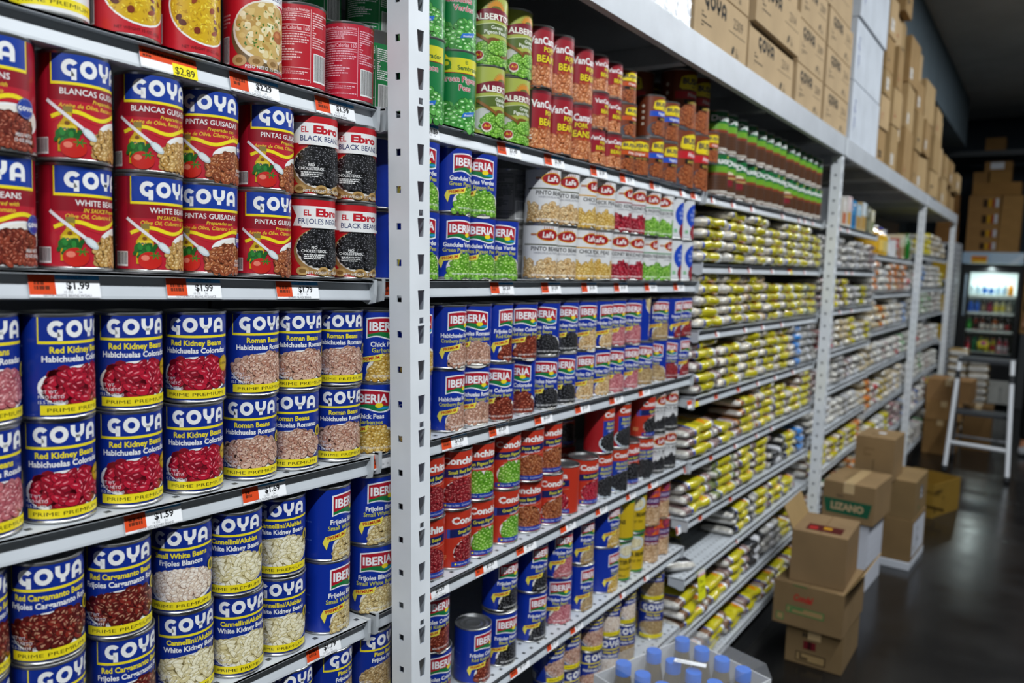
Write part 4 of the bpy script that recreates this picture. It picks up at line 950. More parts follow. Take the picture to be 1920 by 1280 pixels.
piles('5r2','grain_bag',x5,[('n','crm',4),('o','crm',3),('n','crm',3),('n','wht',4),('n','crm',3),('b','gry',3)],p5('third'),dl5,G5)
piles('5r3','grain_bag',x5,[('n','crm',3),('w','wht',3),('r','wht',3),('n','wht',3),('r','wht',3),('g','wht',3)],p5('fourth'),dl5,G5)
piles('5r4','grain_bag',x5,[('o','crm',4),('r','wht',3),('n','yel',3),('n','crm',4),('w','crm',3),('n','crm',4)],p5('fifth'),dl5,G5)
piles('5r5','grain_bag',x5,[('n','crm',3),('y','crm',3),('n','wht',3),('y','grn',3),('r','mau',4),('r','mau',3)],p5('sixth'),dl5,G5)
piles('5r6','grain_bag',x5,[('o','crm',3),('o','crm',3),('n','wht',3),('g','wht',3),('n','wht',3),('n','crm',3)],p5('lowest'),dl5,G5)
dl6 = (.225,.16,.042); x6 = [6.56,6.80,7.04,7.28,7.52,7.76,8.00,8.24]; p6 = lambda r: '%s shelf before last post'%r; G6 = 'bags before the last post'
piles('6r0','flour_bag',x6,[('yb','yel',3),('yb','yel',3),('yb','yel',3),('yb','yel',4),('n','crm',4),('n','crm',4),('n','crm',4),('n','crm',3)],p6('top'),dl6,G6)
piles('6r1','flour_bag',x6,[('w','wht',4),('w','wht',4),('b','wht',4),('n','wht',4),('w','wht',4),('n','wht',4),('w','wht',4),('yb','yel',3)],p6('second'),dl6,G6)
piles('6r2','flour_bag',x6,[('n','wht',4),('n','wht',4),('g','wht',4),('g','wht',4),('g','wht',3),('n','wht',4),('r','wht',3),('n','wht',4)],p6('third'),dl6,G6)
piles('6r3','flour_bag',x6,[('n','wht',3),('n','wht',3),('r','wht',3),('n','wht',4),('w','wht',3),('r','wht',3),('n','wht',3),('n','wht',3)],p6('fourth'),dl6,G6)
piles('6r4','flour_bag',x6,[('n','gry',3),('g','wht',3),('n','wht',3),('g','wht',4),('n','wht',3),('r','wht',3),('n','wht',3),('n','wht',3)],p6('fifth'),dl6,G6)
piles('6r5','flour_bag',x6,[('b','mau',3),('n','wht',3),('w','wht',3),('b','mau',3),('n','wht',3),('r','wht',4),('yb','yel',3),('yb','yel',3)],p6('sixth'),dl6,G6)
piles('6r6','flour_bag',x6,[('n','crm',3),('g','wht',3),('n','wht',4),('n','gry',3),('w','wht',3),('g','wht',3),('n','wht',3),('n','wht',3)],p6('lowest'),dl6,G6)
# ---------------------------------------------------------------- cardboard boxes
TAN, TAN2 = C('b69d7a'), C('9c8258')
def carton(loc, dims, label, rz=0, col=TAN, front=None, end=None, topart=None, open_=None, name='cardboard_box', cat='box', group=None, mt='card', tape=True, rot=None):
    """loc: middle of the bottom; dims along x, y, z; front art faces the aisle (-y), end art faces -x"""
    lx, ly, lz = dims; m = MB(); e = .002
    def ring(ix, iy, z): return [(-ix,-iy,z),(ix,-iy,z),(ix,iy,z),(-ix,iy,z)]
    x, y = lx/2, ly/2
    if open_ == 'tray':
        t = .004
        m.box(-x,x,-y,-y+t,0,lz,col); m.box(-x,x,y-t,y,0,lz,col); m.box(-x,-x+t,-y+t,y-t,0,lz,col); m.box(x-t,x,-y+t,y-t,0,lz,col); m.box(-x+t,x-t,-y+t,y-t,0,t,TAN2)
    else:
        m.prism(None, [ring(x-e,y-e,0), ring(x,y,e), ring(x,y,lz-e), ring(x-e,y-e,lz)], col)
        m.box(-x+.004,x-.004,-.0012,.0012,lz-.001,lz+.0004, C('6a5030'))
    if front: front.on_plane(m, (-x,-y,0), (1,0,0), (0,0,1))
    if end: end.on_plane(m, (-x,y,0), (0,-1,0), (0,0,1))
    if topart: topart.on_plane(m, (-x,-y,lz), (1,0,0), (0,1,0))
    o = m.build(name, M[mt]); o.location = loc; o.rotation_euler = rot or (0,0,rz); tag(o, label, cat, group)
    if tape and open_ is None:
        q = MB(); q.box(-x-.0006,x+.0006,-.024,.024,lz+.0004,lz+.0008, C('c9ad80')); q.box(-x-.0008,-x-.0002,-.024,.024,lz-.05,lz+.0006, C('c9ad80')); q.build('tape', M['film'], o)
    if isinstance(open_, (list, tuple)):
        for (side, ang, ln) in open_:
            q = MB(); ca, sa = math.cos(ang)*ln, math.sin(ang)*ln
            if side == 'x': q.mesh([(x,-y,lz),(x,y,lz),(x+ca,y,lz+sa),(x+ca,-y,lz+sa),(x-.003,-y,lz+.001),(x-.003,y,lz+.001),(x+ca-.003,y,lz+sa+.001),(x+ca-.003,-y,lz+sa+.001)],[(0,1,2,3),(5,4,7,6),(0,3,7,4),(1,5,6,2),(2,6,7,3),(0,4,5,1)],TAN2)
            else:
                g = -1 if side == '-y' else 1
                q.mesh([(-x,g*y,lz),(x,g*y,lz),(x,g*(y+ca),lz+sa),(-x,g*(y+ca),lz+sa),(-x,g*(y-.003),lz+.001),(x,g*(y-.003),lz+.001),(x,g*(y+ca-.003),lz+sa+.001),(-x,g*(y+ca-.003),lz+sa+.001)],[(0,1,2,3),(5,4,7,6),(0,3,7,4),(1,5,6,2),(2,6,7,3),(0,4,5,1)],TAN2)
            q.build('flap', M[mt], o)
    return o
INK = C('3a3834')
def goya_art(w, h, num):
    a = Art(); goya(a, w*.36, h*.62, min(w*.115, h*.26), INK); a.text(num, w*.80, h*.60, h*.20, INK, -.005, w*.28)
    a.lines(w*.12,h*.40,w*.62,h*.52, INK, 2, 3, .45); a.lines(w*.12,h*.24,w*.3,h*.36, INK, 2, 5, .4); a.rect(w*.62,h*.5,w*.96,h*.51, INK)
    a.ell(w*.72,h*.2,w*.035,h*.055, INK, 14, .9); a.lines(w*.78,h*.1,w*.92,h*.28, INK, 4, 7, .45); return a
ZT = EYE+.520+.0785
FY = .812
def top_box(px0, px1, py, zb, hgt, label, num=None, col=TAN, dp=.33, fy=FY, art=None, **kw):
    k_ = (px0//6, px1//6)
    if 'base' in kw: py = kw.pop('base')
    a, b = atY(px0, py, FY).x, atY(px1, py, FY).x; w = b-a-.004
    fr = goya_art(w*1e3, hgt*1e3, num) if num else art
    return carton(((a+b)/2, fy+dp/2, zb), (w, dp, hgt), label, front=fr, col=col, group='boxes on the top rack', **kw)
def wrap_art(w, h):
    a = Art(); rr = random.Random(4)
    for i in range(7): v = h*(.1+.13*i); a.stroke([(w*j/9, v+rr.uniform(-4,4)-j*1.5) for j in range(10)], 1.2, C('b4b8be'))
    return a
wl = atY(1296,45,FY).x-atY(1085,-30,FY).x
top_box(1085,1296,20,ZT,.24,'white plastic wrapped carton on the top rack, nearest above the bean cans',None,C('c8ccd2'),art=wrap_art(wl*1e3,240),tape=False,mt='film',name='wrapped_carton')
hb = .150
for j in range(3):
    top_box(1298,1400,90,ZT+j*(hb+.001),hb,'brown printed carton marked 2309 beside the white wrapped carton, %s one up'%ORD[j+1],'2309',tape=False)
    top_box(1402,1488,150,ZT+j*(hb+.001),hb,'brown printed carton marked 2314, second column from left, %s one up'%ORD[j+1],'2314',tape=False,fy=FY+(-.012 if j == 1 else .004))
    top_box(1490,1540,195,ZT+j*(hb+.001),hb,'brown printed carton marked 2309, third column from left, %s one up'%ORD[j+1],'2309',tape=False)
    top_box(1542,1588,230,ZT+j*(hb+.001),hb,'brown printed carton, fourth column beside the tall white boxes, %s one up'%ORD[j+1],'2316',tape=False)
for j in range(4):
    top_box(1298,1588,160,ZT+(3+j)*(hb+.001),hb,'long brown carton across the top of the printed cartons, layer %s'%ORD[j+1],'2309',tape=False) if j == 0 else None
wa = Art(); wa.lines(60,60,90,200,C('8890b0'),9,4,.7); wa.text('C22', 60, 150, 16, C('5a60a0'), 0)
for j, (p0, p1, hh) in enumerate(((1591,1644,.272),(1591,1643,.268),(1591,1644,.25))):
    top_box(p0,p1,275,ZT+sum((.274,.270,.252)[:j]),hh,'tall white carton by the second post on the top rack, %s one up'%ORD[j+1],None,C('c6ccd4'),art=wa,tape=False,fy=FY-.01 if j == 2 else FY)
rr = random.Random(21); TN = [C('b0946a'),C('a68a60'),C('b89c74'),C('a08258')]
def num_end(t):
    a = Art(); a.text(t, 150, 95, 42, INK, .02); a.rect(40,82,250,85, INK); a.ell(70,40,20,10, INK, 14, .6); a.lines(110,25,240,60, INK, 3, 2); return a
cols = [ # x range on the rack, box heights, front y
 (4.58,4.80,[.19,.17,.13,.17,.20,.18],.815),(4.82,5.06,[.24,.20,.22,.18,.24],.80),(5.08,5.26,[.20,.26,.19,.22,.20],.84),(5.28,5.62,[.30,.26,.27],.795),(5.64,5.92,[.22,.24,.19,.2],.81),
 (5.94,6.36,[.24,.22,.26],.80),(6.40,6.80,[.18,.24,.20],.80),(6.83,7.2,[.2,.22,.22],.83),(7.24,7.6,[.22,.18],.79),(7.63,8.0,[.2,.2],.82),(8.03,8.4,[.18,.16],.80)]
for ci, (a, b, hs, fy) in enumerate(cols):
    z = ZT
    for j, hh in enumerate(hs):
        w = (b-a)*rr.uniform(.86,.97); d = .34; y = fy+rr.uniform(-.02,.03)+d/2; en = None
        t = {(0,4):'305',(0,3):'307',(3,1):'501',(3,0):'ITEM NO'}.get((ci,j))
        if t: en = num_end(t)
        fr = Art(); 
        if rr.random() < .5: fr.rect(30,30,110,90, C('dcd8d0')); fr.lines(34,34,106,86, C('505058'), 6, j)
        else: fr.lines(40,40,200,80, C('a04030') if rr.random() < .4 else INK, 2, j+ci, .7)
        carton(((a+b)/2, y, z), (w, d, hh-.002), '%s brown box from the bottom, %s stack past the white cartons, top rack'%(ORD[j+1], ORD[ci+1]), rz=rr.uniform(-.04,.04), col=rr.choice(TN), front=fr, end=en, group='boxes on the top rack')
        z += hh
# boxes and jars on the upper far shelves
def art_pack(w, h, c1, c2, t=''):
    a = Art(); a.rect(0,h*.55,w,h,c1); a.rect(w*.1,h*.1,w*.9,h*.5,c2); a.lines(w*.15,h*.62,w*.85,h*.9, WHITE, 3, 5, .7); return a
for i, (x, c0, c1, c2, w) in enumerate(((3.82,'8a8c90','b0b2b6','606468',.10),(3.94,'9a9ca0','c0c2c4','505458',.10),(4.10,'d8d0c0','e0d8d0','c86a3a',.09),(4.21,'d6d4d0','e8d0d0','d8a040',.09),(4.32,'4a98cc','3f8fc6','2a6ca0',.10),(4.44,'c8b080','a0c8e0','b89050',.11),(4.57,'c8b080','d8e4ea','c09850',.11),(4.70,'5a5c4a','70725c','8a8c70',.10),(4.82,'c8c0a0','d8d0b0','7a8a5a',.09))):
    hh = .15-.01*(i % 3)
    carton((x, .925, EYE+deckz('4r0',x)), (w,.12,hh), 'small food carton standing on the top shelf past the second post, %s along'%ORD[i+1], col=C(c0), front=art_pack(w*1e3,hh*1e3,C(c1),C(c2)), name='food_carton', cat='carton', group='cartons on the top shelf past the second post', tape=False, mt='print')
def bottle(nm, loc, R, H, col, cap, lab, label, cat, group, parent=None):
    m = MB(); m.lathe([(.001,0),(R*.95,.001),(R,H*.03),(R,H*.60),(R*.92,H*.70),(R*.42,H*.85),(R*.36,H*.93),(.001,H*.935)], col, 16); me = BT.setdefault((nm,R,H,tuple(col)), m.data('glass_body', M['bottle'], True))
    r = thing(nm, loc, label, cat, group); link('bottle_body', me, r)
    m = MB(); m.lathe([(R*.40,H*.925),(R*.42,H*.93),(R*.42,H*.995),(.001,H)], cap, 14); link('cap', BT.setdefault(('c',R,H,tuple(cap)), m.data('cap', M['plastic'], True)), r)
    if lab:
        m = MB(); m.lathe([(R*1.012,H*.16),(R*1.012,H*.52)], lab, 18); link('label', BT.setdefault(('l',R,H,tuple(lab)), m.data('label', M['print'], True)), r)
    return r
BT = {}
for i, (x, R, H, c, cp, lb) in enumerate(((5.06,.07,.19,'c89418','e8e8ea','d8a828'),(5.24,.065,.18,'c89a24','e8e8ea','e0c060'),(5.41,.06,.175,'cfa834','1c2ca0','c8b878'),(5.56,.05,.17,'b8c0c4','c8c8cc','d8d8dc'))):
    bottle('oil_bottle', (x,.935,EYE+deckz('5r0',x)), R, H, C(c), C(cp), C(lb), 'large bottle of yellow oil on the top shelf before the third post, %s along'%ORD[i+1] if i < 3 else 'pale grey bottle right of the oil bottles, top shelf before the third post', 'bottle', 'oil bottles before the third post')
for i, (x, c0, hh) in enumerate(((5.70,'dcdcdc',.11),(5.84,'b86a5a',.13),(5.98,'d8d0b0',.16),(6.12,'cfd0c4',.15),(6.26,'c8c8b8',.14))):
    carton((x, .925, EYE+deckz('5r0',x)), (.11,.12,hh), 'small food carton right of the oil bottles, %s along'%ORD[i+1], col=C(c0), front=art_pack(110,hh*1e3,C('b84040') if i == 0 else C('c8c4a8'),C('8a6a4a')), name='food_carton', cat='carton', group='cartons right of the oil bottles', tape=False, mt='print')
bottle('green_bottle', (6.05,.86,EYE+deckz('5r0',6.05)), .024, .17, C('1e6e22'), C('1e6e22'), None, 'slim green bottle in front of cartons, top shelf before the third post', 'bottle', None)
# ---------------------------------------------------------------- boxes on the floor
def cart_art(t, col, w, h, frame=None, fy=.2, cap=.16):
    a = Art(); a.text(t, w*.5, h*.55, h*cap, col, .03, w*.5)
    if frame: 
        u0,v0,u1,v1 = w*.2,h*fy,w*.82,h*(fy+.2); a.rect(u0,v0,u1,v1, frame); a.rect(u0+3,v0+3,u1-3,v1-3, TAN2); a.lines(u0+8,v0+4,u1-8,v1-4, frame, 2, 3, .9)
    return a
def stack_box(x, y0, y1, z0, z1, dp, label, **kw):     # front face towards the camera end (-x)
    return carton((x+dp/2, (y0+y1)/2, EYE+z0), (dp, y1-y0, z1-z0), label, **kw)
GS = 'boxes stacked on the floor'  # brown card colours below are darkened to stand in for shade near the floor
e1 = Art(); e1.rect(40,14,150,50,C('2a2018')); e1.rect(44,18,146,46,TAN2); e1.lines(52,20,140,44,C('2a2018'),2,3,.9); e1.rect(66,66,112,98,C('6a1c22')); e1.rect(82,66,96,98,C('3a1014')); e1.text("Hunt's",96,112,19,C('2a2420'),.05)
stack_box(3.10,.545,.755,-1.5,-1.342,.30,'brown cardboard box at the foot of the stack nearest the camera',end=e1,col=C('7c6647'),group=GS)
e2 = Art(); e2.text('Condal',108,104,26,C('b02a26'),.04,70,shear=.2); e2.rect(50,52,190,80,C('2f7a44')); e2.rect(54,56,186,76,TAN2); e2.lines(62,57,178,75,C('2f7a44'),2,4,.95); e2.rect(14,16,42,44,C('2f7a44')); e2.rect(17,19,39,41,TAN2); e2.lines(70,158,180,166,C('2f7a44'),1,4)
stack_box(3.06,.540,.798,-1.3415,-1.172,.33,'brown box with red script and green bar print, middle of the near stack',end=e2,col=C('80694a'),group=GS,rz=-.03,open_=[('-y',1.0,.10)])
bx = stack_box(3.09,.560,.760,-1.1715,-.970,.27,'plain brown box with a torn open lid, top of the near stack',col=C('846c4e'),group=GS,rz=.03,tape=False,open_=[('y',1.15,.09)])
m = MB(); m.box(-.10,-.02,-.07,.06,.1995,.2022, C('4a1410')); m.box(-.07,-.04,-.03,.0,.2018,.2032, C('b8861c')); m.box(-.09,-.05,.02,.05,.2018,.2032, C('9c2420')); m.build('lid_opening', M['card'], bx)
tq = (.98, .655); 
e3 = Art(); e3.poly([(18,34),(212,34),(226,104),(4,104)], C('1f5a40')); e3.text('LIZANO',115,54,34,C('b9a07a'),.05,150,'f'); e3.text('Salsa',80,116,12,C('4a4038'),.02)
carton((4.17,.722,EYE-1.170),(.34,.235,.188),'brown box with green trapezoid print behind the near stack',end=e3,topart=cart_art('FRAGILE',C('7a6444'),340,235),col=C('8a7150'),group=GS,rz=-.06)
carton((4.17,.725,EYE-1.5),(.30,.20,.3275),'white carton under the box with green trapezoid print',col=C('c9ccd6'),front=wrap_art(300,330),group=GS,rz=-.05,mt='paper',tape=False)
carton((4.66,.60,EYE-1.5),(.38,.215,.040),'low white tray under the second stack on the floor',col=C('c4c8d0'),group=GS,tape=False,mt='paper',rz=-.05)
wl_ = Art(); wl_.rect(20,20,330,200,C('c6c9d2')); wl_.lines(120,40,240,180,C('50545c'),7,3,.6); wl_.barcode(60,40,50,30,4)
carton((4.66,.60,EYE-1.4592),(.36,.215,.222),'brown carton with a white label side, low in the second stack',front=wl_,col=C('7e6645'),group=GS,rz=-.05,tape=False)
gl = Art(); gl.lines(120,20,250,60,C('2f6a44'),3,3,.8); gl.rect(150,80,220,150,C('6a7078')); gl.lines(154,84,216,146,C('c0c4cc'),4,2,.8)
carton((4.66,.605,EYE-1.2365),(.35,.22,.200),'brown carton with an open flap in the middle of the second stack',front=gl,col=C('816a48'),group=GS,rz=-.04,tape=False,open_=[('y',-.5,.10)])
e4 = Art(); e4.lines(40,120,150,165,C('7a6242'),3,4,.6); e4.rect(88,50,92,105,C('5a4830'))
t4 = Art(); t4.rect(120,70,160,105,C('d6d8dc')); t4.lines(60,90,110,130,C('7a6242'),2,4,.6)
carton((4.52,.690,EYE-1.0358),(.26,.185,.222),'brown box with a small white sticker on top, standing highest by the third post',end=e4,topart=t4,col=C('8a7150'),group=GS,rz=-.04,tape=False)
fa = Art(); fa.rect(18,20,200,62,C('6a4e16')); fa.text('FOODS', 300,150,24,C('4a3814'),.02,80); fa.rect(250,60,370,80,C('4a3814'))
ea = Art(); ea.text('JUMBO', 70,150,26,C('3c2e12'),.04,110); ea.lines(20,30,240,80,C('5a4416'),2,3,.9); ea.lines(140,100,280,125,C('4a3814'),1,3,.9)
u = Vector((5.915-5.565, .41-.523, 0)).normalized(); an = math.atan2(u.y,u.x); v_ = Vector((-u.y,u.x,0)); c_ = Vector((5.565,.523,0))+u*.19+v_*.15
carton((c_.x,c_.y,0),(.38,.30,.215),'open empty yellow-brown carton on the floor by the third post',rz=an,col=C('8a6c2a'),front=ea,end=fa,open_='tray',name='open_carton')
G5b = 'brown boxes beside the last shelves'
carton((7.86,.72,0),(.34,.25,.30),'brown box at the bottom of the stack behind the stepladder',col=C('8e6c42'),group=G5b)
carton((7.86,.71,.3008),(.36,.28,.165),'brown box with a shiny tape strip, middle of stack behind the stepladder',col=C('9a764a'),group=G5b,rz=.05)
carton((7.86,.67,.4666),(.34,.34,.185),'brown box on top of the stack behind the stepladder',col=C('94714a'),group=G5b,rz=-.05)
carton((8.22,.47,0),(.24,.22,.40),'dark brown box with a blue cap mark, behind the stepladder legs',col=C('6e5434'),group=G5b)
# gold packages piled before the cooler
for cI, (yy, x) in enumerate(((.745,9.15),(.555,9.1))):
    b_, pt_, nx_, nr_ = bag_mesh(.26,.185,.072, C('a88a52'), 40+cI, 'flour_pack')
    for j in range(11 if cI == 0 else 10):
        o = link('flour_pack', b_); o.location = (x+rr.uniform(-.01,.01), yy, .046+.0735*j); o.rotation_euler = (0,0,rr.uniform(-.05,.05))
        tag(o, 'shiny gold paper pack, %s from the floor, %s stack before the glass cooler'%(ORD[j+1], 'left' if cI == 0 else 'right'), 'pack', 'gold packs stacked on the floor')
# ---------------------------------------------------------------- case of oil bottles, lower right
A0 = atZ(1280,1193.6,-.90); PX, PY = .1045, .0594; ang = math.radians(-17.5)
ex = Vector((math.cos(ang),math.sin(ang),0)); ey = Vector((-math.sin(ang),math.cos(ang),0))
lx, LY, HC = PX*3+.012, PY*4+.014, .29
ctr = A0-ey*PY*1.5-ex*PX
def case(zb, label, full):
    r = thing('oil_bottle_case', (ctr.x,ctr.y,zb), label, 'case', 'cases of oil bottles', ang)
    m = MB(); t = .003; X, Y_ = lx/2, LY/2; tc = C('d4d6d8')
    for (a,b,c,d) in ((-X,X,-Y_,-Y_+t),(-X,X,Y_-t,Y_),(-X,-X+t,-Y_+t,Y_-t),(X-t,X,-Y_+t,Y_-t)): m.box(a,b,c,d,0,HC-.035,tc)
    m.box(-X+t,X-t,-Y_+t,Y_-t,0,t,tc)
    for (o_, e_, w_) in (((-X,Y_,0),(0,-1,0),LY),((X,-Y_,0),(0,1,0),LY),((X,Y_,0),(-1,0,0),lx),((-X,-Y_,0),(1,0,0),lx)):
        a = Art(); w = w_*1e3; a.text('MAZOLA', w*.5, HC*1e3-80, 20, C('1f4a30'), .04, w*.55); a.text('12 - 40 FL OZ', w*.28, HC*1e3-66, 9, C('3a4046'), .02, w*.3); a.lines(w*.1,HC*1e3-130,w*.9,HC*1e3-92,C('4a5a50'),3,2,.6)
        a.on_plane(m, o_, e_, (0,0,1))
    m.build('cardboard_tray', M['paper'], r)
    m = MB(); q = .0015; z0 = HC-.034; zt = HC+.002
    m.mesh([(-X-q,-Y_-q,z0),(X+q,-Y_-q,z0),(X+q,Y_+q,z0),(-X-q,Y_+q,z0),(-X+.01,-Y_+.01,zt),(X-.01,-Y_+.01,zt),(X-.01,Y_-.01,zt),(-X+.01,Y_-.01,zt)],[(0,1,5,4),(1,2,6,5),(2,3,7,6),(3,0,4,7),(4,5,6,7)], WHITE)
    m.build('shrink_film', M['wrap'], r)
    if full:
        s = Art(); s.rect(0,0,72,17,C('e6e8ea')); s.lines(5,4,66,14,C('9aa0a8'),2,3,.6); m = MB(); m.box(0,.072,0,.017,-.0004,0,C('e6e8ea')); s.on_plane(m,(0,0,0),(1,0,0),(0,1,0)); o = m.build('white_strip', M['paper'], r); o.location = (-.02,.012,zt+.0008); o.rotation_euler = (0,0,-1.0)
    return r
zc = EYE-.897-HC
case(zc, 'film wrapped case of blue capped oil bottles, on top at lower right', True)
case(zc-HC-.004, 'film wrapped case of oil bottles under the top case, lower right', False)
m = MB(); m.box(-lx/2,lx/2,-LY/2,LY/2,0,max(.01,zc-HC-.0055),C('8a6a44')); o = m.build('cardboard_box', M['card']); o.location = (ctr.x,ctr.y,0); o.rotation_euler = (0,0,ang); tag(o,'brown box on the floor under the oil bottle cases','box')
CAPB = C('0c72e4')
for i in range(3):
    for j in range(4):
        x, y = (1-i)*PX, (1.5-j)*PY
        p = Vector((ctr.x,ctr.y,zc))+Matrix.Rotation(ang,3,'Z') @ Vector((x,y,.004))
        r = thing('oil_bottle', p, 'blue capped bottle in wrapped case, %s row back, %s from shelves'%(ORD[i+1],ORD[j+1]), 'bottle', 'oil bottles in the wrapped case')
        Hb = HC-.012
        if i == j == 0:
            m = MB(); m.lathe([(.001,0),(PY*.42,.002),(PY*.45,.01),(PY*.45,Hb*.62),(PY*.40,Hb*.75),(.018,Hb*.88),(.016,Hb*.95),(.001,Hb*.95)], C('6a5a34'), 20); b1 = m.data('bottle_body', M['bottle'], True)
            m = MB(); m.lathe([(.0170,Hb-.027),(.0182,Hb-.026),(.0182,Hb-.002),(.0170,Hb),(.001,Hb)], CAPB, 28); b2 = m.data('cap', M['plastic'], 'auto')
        link('bottle_body', b1, r); link('cap', b2, r)
# yellow shelf talker hanging from the perforated shelf, handwriting left out of reach
p = atY(1317,1095,.846); a = Art(); a.rect(0,0,58,74,C('dfe01c')); a.rect(-4,74,56,90,C('e4dadf')); a.rect(-4,74,56,79,C('d88a9c')); a.text('2.99', 30, 26, 17, C('6a6a10'), .02, 44); a.lines(8,52,50,66,C('7a7a14'),2,3,.7)
m = MB(); m.box(-.004,.058,0,.0006,0,.090,C('dfe01c')); a.on_plane(m,(0,0,0),(1,0,0),(0,0,1)); o = m.build('price_card', M['paper']); o.location = (p.x-.03,.843,p.z+EYE-.045); o.rotation_euler = (-.12,.10,0)
tag(o, 'bright yellow price card hanging from the bare perforated shelf', 'price card')
# ---------------------------------------------------------------- stepladder
AL, DK = C('d8dbe0'), C('26282b')
lad = thing('stepladder', (7.02,.39,0), 'white and black folding stepladder standing open in the aisle', 'ladder'); O = Vector((7.02,.39,0))
FT = dict(l=(7.06,.603,.03), r=(6.96,.178,.03)); TP = dict(l=(7.36,.585,.885), r=(7.33,.222,.885)); RT = dict(l=(7.60,.60,.03), r=(7.54,.19,.03))
for s_ in 'lr':
    m = MB(); m.tube([Vector(FT[s_])-O, Vector(TP[s_])-O], .0165, AL, 12); m.build('front_leg', M['alu'], lad)
    m = MB(); f0, t0 = Vector(FT[s_]), Vector(TP[s_]); c0 = f0+(t0-f0)*.80; m.tube([c0-O, c0+(t0-f0)*.07-O], .0205, DK, 12); m.build('joint_sleeve', M['dark'], lad)
    m = MB(); d_ = (f0-t0).normalized(); m.tube([f0-d_*.01-O, f0+d_*.026-O], .021, DK, 12); m.build('rubber_foot', M['dark'], lad)
    m = MB(); m.tube([Vector(RT[s_])-O, Vector(TP[s_])+Vector((.04,0,-.05))-O], .011, C('6a6d72'), 12); m.build('rear_leg', M['alu'], lad)
    m = MB(); f1 = Vector(RT[s_]); m.tube([f1-O+Vector((0,0,.012)), f1-O+Vector((.002,0,-.027))], .017, DK, 12); m.build('rubber_foot', M['dark'], lad)
m = MB(); m.tube([Vector((7.13,.592,.222))-O, Vector((7.05,.190,.222))-O], .0165, AL, 12); m.build('cross_bar', M['alu'], lad)
m = MB(); m.tube([Vector((7.56,.595,.21))-O, Vector((7.50,.205,.21))-O], .009, C('8a8d92'), 12); m.build('rear_bar', M['alu'], lad)
for z, xm, w in ((.885,7.36,.20),(.462,7.31,.13)):
    m = MB(); m.prism(None, [[Vector((x,.60 if q else .20,z+d))-O for x,d in ((xm-.02,0),(xm-.03,-.012),(xm-.03,-.035),(xm+w,-.035),(xm+w,0))] for q in (0,1)], C('33363a')); m.build('step', M['dark'], lad)
# ---------------------------------------------------------------- glass door cooler
fx, fy0, fy1 = 11.0, .315, .945; FW = fy1-fy0
fr = thing('drinks_cooler', (fx,(fy0+fy1)/2,0), 'tall black glass door cooler full of drinks at the aisle end', 'cooler'); FH = EYE+.345; y0, y1 = -FW/2, FW/2; BK_ = C('16181a')
m = MB(); D = .62
m.box(0.035,D,y0,y0+.03,.05,FH,BK_); m.box(.035,D,y1-.03,y1,.05,FH,BK_); m.box(D-.02,D,y0+.03,y1-.03,.05,FH,C('d8dcdc')); m.box(.035,D-.02,y0+.03,y1-.03,FH-.03,FH,BK_); m.box(.035,D-.02,y0+.03,y1-.03,.05,.46,BK_)
m.build('cabinet', M['dark'], fr)
m = MB(); m.box(.032,D-.025,y0+.031,y0+.034,.465,FH-.16,C('d4dad8')); m.box(.032,D-.025,y1-.034,y1-.031,.465,FH-.16,C('d4dad8')); m.build('liner', M['enamel'], fr)
m = MB(); m.box(-.012,.034,y0,y1,FH-.135,FH,C('a9c4dc')); a = Art(); a.rect(95,4,260,92,C('e08a1c')); a.rect(95,4,260,40,C('e8c028')); a.text('COLD DRINKS',178,55,22,C('8a3a0c'),.02,140); a.lines(105,12,250,34,C('b0601c'),2,3,.9); a.rect(300,0,FW*1e3,135,C('b4cce0')); a.poly([(470,0),(560,0),(FW*1e3,90),(FW*1e3,135)],C('cddcea'))
a.on_plane(m, (-.012,y1,FH-.135),(0,-1,0),(0,0,1)); m.build('header_panel', M['film'], fr)
dz0, dz1 = .56, FH-.14
dr = MB(); 
for (a_,b_,c_,d_) in ((y0,y1,dz1-.10,dz1),(y0,y1,dz0,dz0+.09),(y0,y0+.045,dz0+.09,dz1-.10),(y1-.10,y1,dz0+.09,dz1-.10)): dr.box(-.015,.03,a_,b_,c_,d_,BK_)
do = dr.build('door', M['dark'], fr)
m = MB(); m.box(-.002,.004,y0+.045,y1-.10,dz0+.09,dz1-.10,WHITE); m.build('glass_pane', M['glass'], do)
m = MB(); m.tube([(-.035,y1-.06,dz1-.12),(-.035,y1-.06,dz1-.62)], .009, C('8a98a8'), 10); m.tube([(-.035,y1-.06,dz1-.14),(-.01,y1-.06,dz1-.14)], .006, C('8a98a8'), 8); m.tube([(-.035,y1-.06,dz1-.60),(-.01,y1-.06,dz1-.60)], .006, C('8a98a8'), 8); m.build('handle', M['alu'], do)
a = Art(); a.ell(0,0,62,44,C('e8d83a')); a.ell(4,8,32,22,C('c83a9c')); a.ell(-6,-14,18,10,C('5a9a3a')); m = MB(); m.box(-.0032,-.0022,-.06,.06,-.04,.04,C('e8d83a')); m.v = [(p_[0],p_[1]*.6,p_[2]*.6) for p_ in m.v]; a.on_plane(m,(-.0034,0,0),(0,-1,0),(0,0,1)); o = m.build('sticker', M['film'], do); o.location = (-.003,.02,dz0+.20)
m = MB(); m.box(-.008,.034,y0,y1,.34,.555,C('1c1e21')); 
for i in range(5): m.box(-.010,-.008,y0+.04,y1-.04,.37+.03*i,.378+.03*i,C('0c0d0e'))
m.build('grille', M['dark'], fr)
m = MB(); m.box(-.010,.034,y0,y1,.06,.335,C('b4b4ae')); a = Art(); a.text('COOLER',40,0,34,C('6a6c6c'),.01); q = Art(); q.t = [([(-y_,x_) for x_,y_ in t],c,l) for t,c,l in a.t]
q.on_plane(m, (-.010,y0+.10,.13),(0,-1,0),(0,0,1)); m.build('base_panel', M['enamel'], fr)
m = MB(); 
